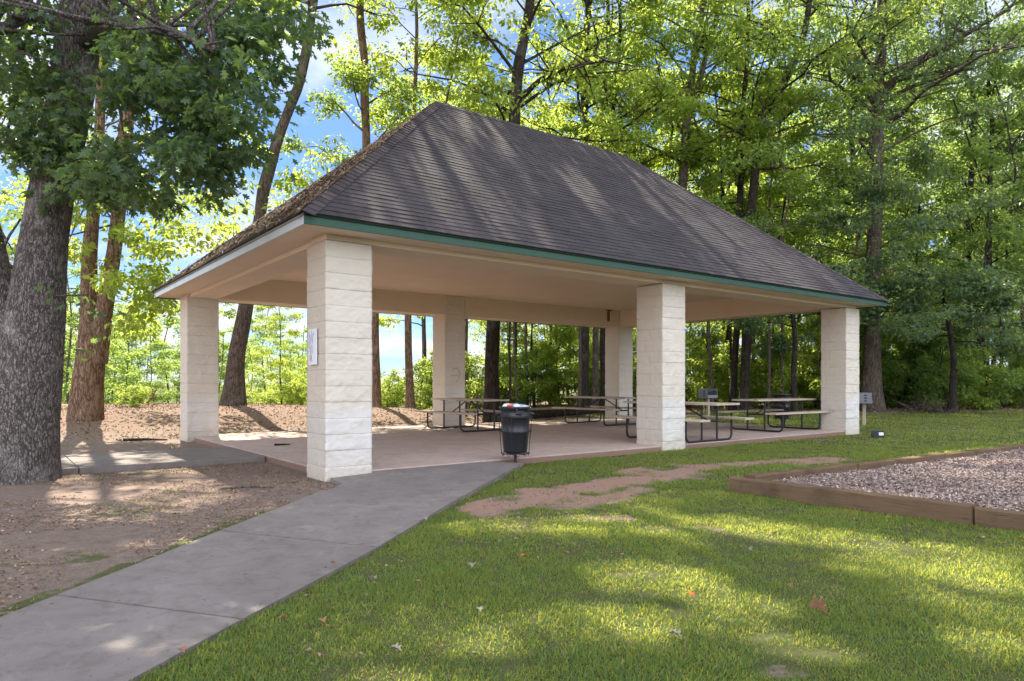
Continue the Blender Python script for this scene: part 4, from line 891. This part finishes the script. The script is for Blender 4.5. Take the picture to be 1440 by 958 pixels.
# ------------------------------------------------------------------ picnic tables
def rr_pts(pts, r=.12, n=5):
    out = [np.array(pts[0])]
    for a, b, c in zip(pts[:-2], pts[1:-1], pts[2:]):
        a, b, c = map(lambda q: np.array(q, float), (a, b, c)); p = b + (a - b) / np.linalg.norm(a - b) * r; q = b + (c - b) / np.linalg.norm(c - b) * r
        for k in range(n + 1): t = k / n; out.append((1 - t) ** 2 * p + 2 * t * (1 - t) * b + t * t * q)
    out.append(np.array(pts[-1])); return out
def make_table():
    t = thing('picnic_table', 'x', 'picnic table')
    m = MB()
    for k in range(5): m.box((0, (k - 2) * .149, .745), (2.4, .143, .04))
    m.box((0, 0, .715), (.09, .7, .02)); obj('table_top', m, M['table_wood'], t, bevel=.004)
    for s in (-1, 1):
        m = MB()
        for k in (-.5, .5): m.box((0, s * .70 + k * .145, .445), (2.4, .14, .04))
        obj('bench', m, M['table_wood'], t, bevel=.004)
    for s in (-1, 1):
        x = s * .76; m = MB(); r = .021
        m.tube(rr_pts([(x, -.72, .425), (x, -.72, .022), (x, .72, .022), (x, .72, .425)], .13), r, 8)
        for y in (-.24, .24): m.tube([(x, y, .03), (x, y, .725)], r, 8)
        m.tube([(x, -.24, .40), (x, .24, .40)], r * .9, 8)
        m.box((x, 0, .718), (.05, .66, .014))
        for y in (-.7, .7): m.box((x, y, .422), (.05, .24, .012))
        obj('leg_frame', m, M['black'], t, smooth=False)
        m = MB(); m.tube([(x, 0, .40), (s * .12, 0, .70)], .016, 7); obj('brace', m, M['black'], t)
    return t
tb = make_table()
TABS = [((-1.08, 17.2), math.atan2(VA[1], VA[0]), 'picnic table behind the wheel-less black bin, in the left bay'), ((2.55, 19.6), math.atan2(VA[1], VA[0]) + .02, 'farthest picnic table, beside the rear far pillar'),
        ((3.42, 14.25), math.atan2(VA[1], VA[0]), 'nearest picnic table, partly hidden behind the front middle pillar'), ((6.5, 17.15), UANG - .04, 'picnic table beside the front right pillar, turned lengthwise')]
TABS[0] = (TABS[0][0], TABS[0][1], 'picnic table in the left bay, partly hidden behind the black trash can')
for k, (p, a, l) in enumerate(TABS):
    o = tb if k == 0 else dup(tb, (0, 0, 0)); o.location = (p[0], p[1], .1); o.rotation_euler = (0, 0, a); o['label'] = l; o['group'] = 'picnic tables under the shelter'

# ------------------------------------------------------------------ trash cans on posts
def trash_can(loc, label, rz=0):
    t = thing('trash_can', label, 'trash can', loc, rz, 'black trash cans on posts')
    m = MB(); m.lathe([(.0, .21), (.185, .21), (.195, .24), (.222, .50), (.226, .505), (.226, .525), (.222, .53), (.240, .74), (.249, .745), (.249, .77), (.242, .775), (.245, .86), (.262, .865), (.268, .885), (.262, .905), (.25, .905), (.24, .88), (.232, .80), (.0, .78)], 36)
    obj('bin', m, M['plastic'], t, smooth=False).data.shade_smooth()
    for s in (-1, 1):
        m = MB(); m.tube(rr_pts([(s * .245, -.07, .80), (s * .31, -.07, .79), (s * .31, .07, .79), (s * .245, .07, .80)], .02), .011, 6); obj('handle', m, M['plastic'], t)
    m = MB(); m.box((0.07, -.252, .815), (.13, .02, .05)); obj('name_plate', m, M['black'], t, bevel=.003)
    m = MB(); n = 24
    for z, r in ((.20, .235), (.53, .262), (.74, .285)):
        a = np.linspace(0, 2 * math.pi, n + 1); m.tube(np.stack([np.cos(a) * r, np.sin(a) * r, np.full(n + 1, z)], 1), .0065, 5, cap=False)
    for k in range(6):
        a = k * math.pi / 3 + .3; m.tube([(math.cos(a) * r, math.sin(a) * r, z) for r, z in ((.05, .185), (.2, .185), (.235, .2), (.262, .53), (.285, .74), (.292, .76))], .006, 5)
    for k in range(9):
        a = k * 2 * math.pi / 9; m.tube([(math.cos(a + q * .07) * (.215 + .0 * q), math.sin(a + q * .07) * .215, .19 - .028 * (1 - (q / 2) ** 2)) for q in (-2, -1, 0, 1, 2)], .004, 4)
    obj('wire_cage', m, M['black'], t)
    m = MB(); m.tube([(0, 0, -.15), (0, 0, .2)], .026, 10); m.lathe([(0, .185), (.08, .185), (.08, .2), (0, .2)], 16); obj('post', m, M['rust2'], t)
    return t
M['rust2'] = flat('dark_rusted_post', (.05, .032, .027), .7, .3)
c1 = (.05, 10.45, .0); c1o = trash_can(c1, 'black trash can in a wire cage by the walkway, heaped with litter')
c1o.scale = (.92, .92, 1)
t2_ = trash_can((7.85, 20.2, float(gz(7.85, 20.2))), 'black trash can on the grass behind the right picnic table')
# litter heaped in the near can
rs = np.random.RandomState(3)
lt_ = thing('litter_pile', 'heap of blue and white litter showing at the top of the near trash can', 'litter', (c1[0], c1[1], .825))
for mat, nm, pts in (('bluebag', 'plastic_bag', [(-.03, -.03, .06, .12), (.08, .05, .05, .10)]), ('whitebag', 'paper_cup', [(-.13, .0, .08, .08), (.15, -.08, .07, .07), (.02, -.14, .07, .08)]), ('red', 'red_wrapper', [(-.07, -.11, .10, .05)])):
    m = MB()
    for x, y, z, r in pts:
        bm = bmesh.new(); bmesh.ops.create_icosphere(bm, subdivisions=3, radius=r); V = np.array([v.co[:] for v in bm.verts]); Fc = np.array([[v.index for v in f.verts] for f in bm.faces]); bm.free()
        V *= (1 + .28 * fbm(V[:, 0] * 12, V[:, 1] * 12, V[:, 2] * 12, int(x * 100 + 50), 3))[:, None]; V[:, 2] *= .6; m.add(V + np.array([x, y, z - .01]), Fc)
    obj(nm, m, M[mat], lt_)

# ------------------------------------------------------------------ park grills
def grill(loc, rz, label, sc=1):
    t = thing('park_grill', label, 'grill', loc, rz, 'charcoal grills on posts'); w_, d_, h_ = .50, .40, .30
    m = MB(); th = .012; z0 = .68
    m.box((0, 0, z0), (w_, d_, th)); m.box((0, d_ / 2, z0 + h_ / 2), (w_, th, h_)); m.box((-w_ / 2, 0, z0 + h_ / 2), (th, d_ - .014, h_)); m.box((w_ / 2, 0, z0 + h_ / 2), (th, d_ - .014, h_))
    m.box((0, -d_ / 2, z0 + .05), (w_, th, .09)); obj('firebox', m, M['steel'], t, bevel=.003)
    for s in (-1, 1):
        for k in range(3):
            m = MB(); m.box((s * (w_ / 2 + .008), -.05, z0 + .07 + k * .08), (.006, .07, .035)); m.box((s * (w_ / 2 - .008), -.05, z0 + .07 + k * .08), (.006, .07, .035)); obj('height_slot', m, M['black'], t)
    m = MB()
    for k in range(12): m.tube([(-w_ / 2 + .03, -d_ / 2 + .03 + k * .031, z0 + .2), (w_ / 2 - .03, -d_ / 2 + .03 + k * .031, z0 + .2)], .006, 5)
    for x in (-.2, .2): m.tube([(x, -d_ / 2 - .12, z0 + .2), (x, d_ / 2 - .03, z0 + .2)], .007, 5)
    obj('grate', m, M['black'], t)
    m = MB(); m.box((0, 0, .32), (.085, .085, .70)); obj('post', m, M['table_wood'], t, bevel=.006)
    return t
x, y = 10.25, 20.2; grill((x, y, float(gz(x, y)) - .02), R(60), 'grey steel park grill on a post beside the front right pillar')
x, y = 6.55, 23.2; grill((x, y, float(gz(x, y)) + .02), R(35), 'dark park grill seen above the tables through the right bay')
# small black ground floodlight
x, y = 8.35, 15.85; t = thing('ground_floodlight', 'small black box floodlight sitting on the grass right of the shelter', 'floodlight', (x, y, float(gz(x, y))), R(-12))
m = MB(); m.box((0, 0, .10), (.25, .13, .17)); obj('housing', m, M['plastic'], t, bevel=.01)
m = MB(); m.box((.055, -.07, .11), (.10, .012, .07)); obj('lens', m, M['whitebag'], t, bevel=.004)
m = MB(); m.box((0, .03, .008), (.18, .08, .016)); m.tube([(-.125, 0, .1), (-.14, 0, .05), (-.14, .03, .01)], .008, 5); obj('bracket', m, M['black'], t)
# crushed bottle
bx, by = W(862, 640); t = thing('plastic_bottle', 'crushed clear blue-white plastic bottle lying on the grass near the slab edge', 'bottle', (bx, by, .05), R(20))
m = MB(); prof = [(0, 0), (.030, 0), (.034, .01), (.031, .05), (.034, .08), (.029, .11), (.034, .14), (.030, .165), (.014, .19), (.013, .205), (0, .205)]
m.lathe(prof, 14); V = m.v[0]; m.v[0] = np.stack([V[:, 2] - .1, V[:, 1], V[:, 0] * .7], 1); obj('body', m, M['whitebag'], t)
m = MB(); m.lathe([(0, .2), (.016, .2), (.016, .218), (0, .218)], 12); V = m.v[0]; m.v[0] = np.stack([V[:, 2] - .1, V[:, 1], V[:, 0]], 1); obj('cap', m, M['bluebag'], t)

# ------------------------------------------------------------------ playground border and mulch
def timber(p, q, label, z=.0, w_=.14, h_=.185, ext=0):
    p = Vector((*p, 0)); q = Vector((*q, 0)); d = (q - p); L = d.length; a = math.atan2(d.y, d.x); m = MB(); n = 14
    X = np.linspace(0, L, n); V = []
    rs = np.random.RandomState(int(L * 100) + int(abs(p.x) * 10))
    for x in X:
        o1, o2 = rs.normal(0, .0025, 2)
        V += [(x, -w_ / 2 + o1, 0), (x, w_ / 2 + o1, 0), (x, w_ / 2 + o1, h_ + o2), (x, -w_ / 2 + o1, h_ + o2)]
    Fq = [[i * 4 + a_, (i + 1) * 4 + a_, (i + 1) * 4 + b_, i * 4 + b_] for i in range(n - 1) for a_, b_ in ((0, 1), (1, 2), (2, 3), (3, 0))]; Fq = [f[::-1] for f in Fq]
    Fq += [[0, 1, 2, 3], [4 * n - 1, 4 * n - 2, 4 * n - 3, 4 * n - 4]]
    m.add(V, Fq); o = obj('landscape_timber', m, M['timber'], bevel=.012); o.location = (p.x, p.y, z - .0); o.rotation_euler = (0, 0, a)
    return tag(o, label, 'timber', 'timbers round the mulch bed')
n2v = Vector((-nd.y, nd.x)); 
a = TC - nd * .02; b = TN
timber(a, b, 'weathered timber on the near side of the mulch bed, from its left corner', -.01)
timber(b + nd * .012, b + nd * 2.4, 'weathered timber running out of the picture at the right edge', -.03)
timber(b + nd * 2.415, b + nd * 4.8, 'weathered timber beyond the lower right of the picture', -.03)
s0 = TC + nd * .07 + fd * .16
Ls = [2.15, 2.4, 2.4, 2.4, 2.4]; k0 = 0; lbs = ['timber on the far side of the mulch bed, touching the left corner', 'second timber from the left corner on the far side of the mulch bed', 'third timber from the left corner on the far side of the mulch bed', 'last timber in view on the far side of the mulch bed, at the right edge', 'timber beyond the right edge on the far side of the mulch bed']
for L, lb in zip(Ls, lbs):
    q0 = s0 + fd * k0; q1 = s0 + fd * (k0 + L - .012); timber(q0, q1, lb, float(gz(*((q0 + q1) / 2))) - .01 + rs.uniform(-.006, .006)); k0 += L
# mulch bed
c0 = TC + nd * .10 + fd * .1; m = MB(); n = 60; S, T_ = np.meshgrid(np.linspace(0, 1, n), np.linspace(0, 1, n)); LN, LF = 5.0, 12.0
MX = c0.x + nd.x * S * LN + fd.x * T_ * LF; MY = c0.y + nd.y * S * LN + fd.y * T_ * LF; MZ = .10 + .02 * fbm(MX * 1.5, MY * 1.5, 0, 4, 3)
i = np.arange(n - 1)[:, None] * n; j = np.arange(n - 1)[None]; m.add(np.stack([MX, MY, MZ], -1).reshape(-1, 3), np.stack([i + j, i + n + j, i + n + j + 1, i + j + 1], -1).reshape(-1, 4))
s = NT('mulch_bed'); p = s.geo(); n1 = s.noise(p, 35, 5, .7); cc = s.ramp(n1, [(.3, (.09, .065, .055)), (.55, (.25, .19, .165)), (.75, (.36, .28, .25))]); s.bump(n1, 1, .03); M['mulch_bed'] = s.done(cc, .95, .1)
tag(obj('mulch_bed', m, M['mulch_bed'], smooth=True), kind='structure')
rs = np.random.RandomState(14); N = 210000; S = rs.rand(N); T_ = rs.rand(N) ** 1.5; X = c0.x + nd.x * S * LN + fd.x * T_ * LF; Y = c0.y + nd.y * S * LN + fd.y * T_ * LF
ok = (px_of(X, Y) < 2000); X, Y = X[ok], Y[ok]; N = len(X); Z = .10 + .02 * fbm(X * 1.5, Y * 1.5, 0, 4, 3) + .012
CH = np.array([(-.2, 0, 0), (.2, 0, 0), (.16, 1, .05), (-.16, 1, .05)]); dirs = np.stack([*rs.normal(0, 1, (2, N)), rs.normal(0, .25, N)], 1); nor = np.array([0, 0, 1.]) + rs.normal(0, .45, (N, 3))
m = MB(); m.add(*place(CH, np.array([[0, 1, 2, 3]]), np.stack([X, Y, Z], 1), dirs, nor, rs.uniform(.010, .036, N))); tag(obj('mulch_chips', m, M['mulch']), 'loose grey-brown wood mulch chips filling the timber border', 'mulch', kind='stuff')

# ------------------------------------------------------------------ grass
rs = np.random.RandomState(33)
BL = np.array([(-.5, 0, 0), (.5, 0, 0), (.38, .55, .10), (-.38, .55, .10), (0, 1, .32)]); 
def blades(n, x0, x1, y0, y1, hmin, hmax, wr, thr=0.0):
    X = rs.uniform(x0, x1, n); Y = rs.uniform(y0, y1, n); ok = (px_of(X, Y) > -60) & (px_of(X, Y) < 1800) & ~inplay(X, Y) & ~inpath(X, Y, .0)
    X, Y = X[ok], Y[ok]; u, v = toUV(X, Y); ok = ~((u > .0) & (u < 13.75) & (v > -.02) & (v < 8.2)) & ~((u < .2) & (v > SV0 - .02) & (v < SV1 + .02)); X, Y = X[ok], Y[ok]
    G, C, L, B = masks(X, Y); dn = .5 + .5 * fbm(X * 2.2, Y * 2.2, 0, 31, 3); ok = rs.rand(len(X)) < G * np.clip(.25 + 1.0 * dn + .5 * fbm(X * 9, Y * 9, 0, 37, 2), .08, 1); X, Y = X[ok], Y[ok]; dn = dn[ok]
    return X, Y, rs.uniform(hmin, hmax, len(X)) * (.65 + .55 * np.clip(dn, 0, 1)), wr
m = MB()
for (n, x0, x1, y0, y1, h0, h1, wr) in ((270000, -2, 4.9, 2.2, 5.2, .012, .05, .0055), (230000, -1.5, 7.4, 5.2, 8.5, .014, .055, .0075), (120000, -.6, 10, 8.5, 14, .03, .07, .011), (110000, 3, 23, 14, 28, .035, .08, .02), (26000, -7, -1.5, 2.5, 9.5, .02, .05, .007), (14000, -12, -2, 10, 20, .03, .06, .012)):
    X, Y, H, wr = blades(n, x0, x1, y0, y1, h0, h1, wr); N = len(X)
    if N == 0: continue
    Z = gz(X, Y) - .003; az = rs.rand(N) * 6.28; lean = np.abs(rs.normal(0, .55, N)); d = np.stack([np.cos(az) * lean, np.sin(az) * lean, np.ones(N)], 1); d /= np.linalg.norm(d, axis=1)[:, None]
    nor = np.stack([np.cos(az), np.sin(az), np.zeros(N)], 1); x = np.cross(d, nor); x /= np.linalg.norm(x, axis=1)[:, None] + 1e-9; nn = np.cross(x, d)
    Wd = wr * rs.uniform(.5, 1.3, N)
    P = np.stack([X, Y, Z], 1)[:, None, :] + x[:, None, :] * (BL[None, :, 0:1] * Wd[:, None, None]) + d[:, None, :] * (BL[None, :, 1:2] * H[:, None, None]) + np.stack([np.cos(az), np.sin(az), -.6 * np.ones(N)], 1)[:, None, :] * (BL[None, :, 2:3] * H[:, None, None])
    k = (np.arange(N) * 5)[:, None]; n0 = m.n; m.add(P.reshape(-1, 3), k + np.array([[0, 1, 2, 3]])); m.f.append(k + np.array([[3, 2, 4]]) + n0)
    print('INFO blades', N)
tag(obj('grass', m, M['grass']), 'short green lawn grass around the shelter and mulch bed', 'grass', kind='stuff')
# dry leaf litter and twigs as ground cover
m = MB()
for (n, x0, x1, y0, y1, s0_, s1_) in ((30000, -8, -1.9, 2.8, 11.5, .008, .036), (26000, -14, 10, 15, 27, .03, .09), (1500, -2.4, 1.2, 3, 10, .012, .04), (5000, -.8, 7, 6, 12, .01, .03), (9000, 3, 24, 20, 31, .05, .11), (1200, -1, 9, 3, 12, .012, .035)):
    X = rs.uniform(x0, x1, n); Y = rs.uniform(y0, y1, n); u, v = toUV(X, Y); G, C, L, B = masks(X, Y)
    ok = ~inpath(X, Y, .0) & ~inplay(X, Y) & ~((u > -.02) & (u < 13.8) & (v > -.05) & (v < 8.2)) & ~((u < .2) & (v > SV0) & (v < SV1)); 
    if y0 < 14: ok &= fbm(X * .9, Y * .9, 0, 71, 3) > -.35
    if y0 == 20: ok &= L > .4
    if y0 == 15: ok &= v > 8.4
    X, Y = X[ok], Y[ok]; N = len(X); dirs = np.stack([*rs.normal(0, 1, (2, N)), rs.normal(0, .3, N)], 1); nor = np.array([0, 0, 1.]) + rs.normal(0, .45, (N, 3))
    T4 = np.array([(0, 0, 0), (.3, .4, .12), (0, 1, 0), (-.3, .4, .12)]); m.add(*place(T4, np.array([[0, 1, 2, 3]]), np.stack([X, Y, gz(X, Y) + .008], 1), dirs, nor, rs.uniform(s0_, s1_, N)))
# thin twigs
n = 900; X = rs.uniform(-8, -2, n); Y = rs.uniform(3, 11, n); ok = ~inpath(X, Y, .02) & (toUV(X, Y)[0] < -.1) & ~((toUV(X, Y)[1] > SV0) & (toUV(X, Y)[1] < SV1)); X, Y = X[ok], Y[ok]; N = len(X)
T5 = np.array([(-.02, 0, 0), (.02, 0, 0), (.015, 1, .02), (-.015, 1, .02)]); m.add(*place(T5, np.array([[0, 1, 2, 3]]), np.stack([X, Y, gz(X, Y) + .012], 1), np.stack([*rs.normal(0, 1, (2, N)), np.zeros(N)], 1), np.array([0, 0, 1.]) + rs.normal(0, .2, (N, 3)), rs.uniform(.05, .22, N)))
tag(obj('leaf_litter', m, M['litter']), 'dry brown leaf litter and twigs scattered over the bare ground', 'leaf litter', kind='stuff')
# single fallen leaves one can point to
def dry(px, py, size, mat, label, z=.0, curl=.3, rz=None):
    x, y = W(px, py, z); N0 = len(OAK); V = OAK.copy() * size; V[:, 2] = .25 * size + curl * size * (np.abs(OAK[:, 0]) * 2.2) - .25 * size * (OAK[:, 1] - .5) ** 2 * 2
    V[:, 1] -= size / 2
    mm = MB(); mm.add(V, OAK_F); o = obj('fallen_leaf', mm, M[mat]); o.location = (x, y, z + .01 + (.03 if not inpath(np.array(x), np.array(y)) else .03)); o.rotation_euler = (rs.normal(0, .2), rs.normal(0, .2), rs.uniform(0, 6.28) if rz is None else rz)
    o.scale = (.62, .62, .62); sm = o.modifiers.new('solid', 'SOLIDIFY'); sm.thickness = .0015
    return tag(o, label, 'leaf', 'single fallen leaves')
dry(1149, 873, .17, 'brown_leaf', 'large curled reddish-brown leaf on the sunlit lawn', curl=.8, rz=1.2)
dry(971, 849, .10, 'orange_leaf', 'small bright orange leaf on the lawn left of the large curled leaf')
dry(948, 908, .12, 'grey_leaf', 'tan leaf on the sunlit lawn at the lower centre')
dry(1110, 836, .10, 'brown_leaf', 'pale brown leaf above the large curled leaf on the lawn')
dry(1054, 783, .11, 'grey_leaf', 'whitish jagged leaf in the middle of the sunlit lawn')
dry(736, 793, .10, 'orange_leaf', 'orange-brown leaf in the shaded grass right of the walkway')
dry(665, 806, .12, 'grey_leaf', 'pale jagged leaf in the shaded grass, left of the orange-brown leaf')
dry(525, 826, .11, 'grey_leaf', 'whitish leaf in the grass close to the walkway edge')
dry(556, 928, .10, 'grey_leaf', 'white-grey leaf near the bottom edge of the lawn')
dry(588, 830, .08, 'brown_leaf', 'small brown leaf in the shaded grass beside the walkway')
dry(455, 887, .10, 'brown_leaf', 'brown leaf in the grass, lower left part of the lawn')
dry(674, 870, .09, 'grey_leaf', 'small grey leaf by the little bare patch in the lawn')
dry(398, 884, .09, 'brown_leaf', 'dark brown leaf at the grass edge, beside the walkway')
dry(255, 931, .10, 'brown_leaf', 'rust-brown leaf at the lower end of the walkway edge', z=.0)
dry(470, 802, .09, 'brown_leaf', 'brown leaf on the right edge of the walkway', z=.0)
dry(598, 738, .10, 'grey_leaf', 'pale leaf on the walkway edge, halfway up', z=.0)
dry(500, 735, .06, 'brown_leaf', 'tiny dark leaf in the middle of the walkway', z=.03)
dry(345, 818, .05, 'brown_leaf', 'tiny dark leaf on the lower walkway panel', z=.03)
dry(1200, 770, .09, 'grey_leaf', 'pale leaf on the lawn just below the near timber', z=0)
dry(1100, 700, .09, 'grey_leaf', 'pale leaf in the grass against the near timber', z=0)
# sticks and fallen wood
def stick(name, label, pts, r, mat='bark_grey', z=True, side=0, cat='branch'):
    m = MB(); P = []
    for (x, y, h) in pts: P.append((x - pts[0][0], y - pts[0][1], (float(gz(x, y)) if z else 0) + h - (float(gz(pts[0][0], pts[0][1])) if z else 0)))
    rr = np.linspace(r, r * .45, len(P)); m.tube(P, rr, 7, rough=.15, seed=3)
    q = np.array(P)
    for k in range(side):
        i0 = rs.randint(1, len(P)); b = q[i0]; e = b + rs.normal(0, .35, 3) * np.array([1, 1, .5]) + np.array([0, 0, .15]); m.tube([b, (b + e) / 2 + rs.normal(0, .03, 3), e], [r * .35, r * .25, r * .1], 5)
    o = obj(name, m, M[mat]); o.location = (pts[0][0], pts[0][1], float(gz(pts[0][0], pts[0][1])) if z else 0); return tag(o, label, cat)
p1 = W(386, 627, .1); p2 = W(408, 626, .1); stick('stick', 'short dark stick lying on the slab behind the nearest pillar', [(p1[0], p1[1], .118), (p2[0], p2[1], .115)], .02, 'bark_dark', z=False, cat='stick')
p1 = W(310, 689); p2 = W(385, 687); stick('stick', 'pale thin branch lying on the bare dirt left of the nearest pillar', [(p1[0], p1[1], .02), ((p1[0] + p2[0]) / 2, p1[1] + .05, .035), (p2[0], p2[1], .015)], .014, cat='stick')
p1 = W(165, 612); p2 = W(185, 608); stick('stick', 'short dark log end on the bare rise behind the side path', [(-8.4, 15.0, .02), (-8.0, 15.12, .03), (-7.5, 15.1, .02)], .035, 'bark_dark', cat='stick')
D = 24.0; X_ = lambda px, d: (px - CX) / F * d
stick('fallen_log', 'long fallen log on the ground behind the shelter, centre', [(X_(745, 23.5), 23.5, .12), (X_(790, 24.5), 24.5, .16), (X_(850, 26), 26, .2), (X_(900, 27), 27, .2)], .16, 'bark_dark', side=6, cat='log')
stick('fallen_branch', 'arched fallen branch left of the thick dark trunk', [(X_(655, 22.5), 22.5, .1), (X_(662, 22.7), 22.7, .55), (X_(672, 23), 23, .72), (X_(682, 22.6), 22.6, .4), (X_(692, 22.2), 22.2, .1)], .045, 'bark_grey', side=3)
stick('fallen_branch', 'dead branch propped to the right of the thick dark trunk', [(X_(698, 22.3), 22.3, .1), (X_(705, 22.5), 22.5, .5), (X_(718, 22.8), 22.8, 1.0)], .04, 'bark_dark', side=3)
stick('fallen_branch', 'reddish broken branch on the crest near the twin-stemmed tree', [(X_(207, 23.5), 23.5, .05), (X_(213, 23.6), 23.6, .18), (X_(220, 23.7), 23.7, .5)], .04, 'rust', side=1)
t = thing('brush_pile', 'pile of dead twigs at the woods edge, left of the small umbrella-crowned tree', 'brush pile', (X_(1312, 25.5), 25.5, float(gz(X_(1312, 25.5), 25.5))))
m = MB()
for k in range(60):
    b = np.array([rs.normal(0, .5), rs.normal(0, .35), .02]); e = b + np.array([rs.normal(0, .6), rs.normal(0, .4), rs.uniform(.05, .6)]); m.tube([b, (b + e) / 2 + rs.normal(0, .06, 3), e], [.014, .011, .005], 4)
obj('twigs', m, M['bark_grey'], t)
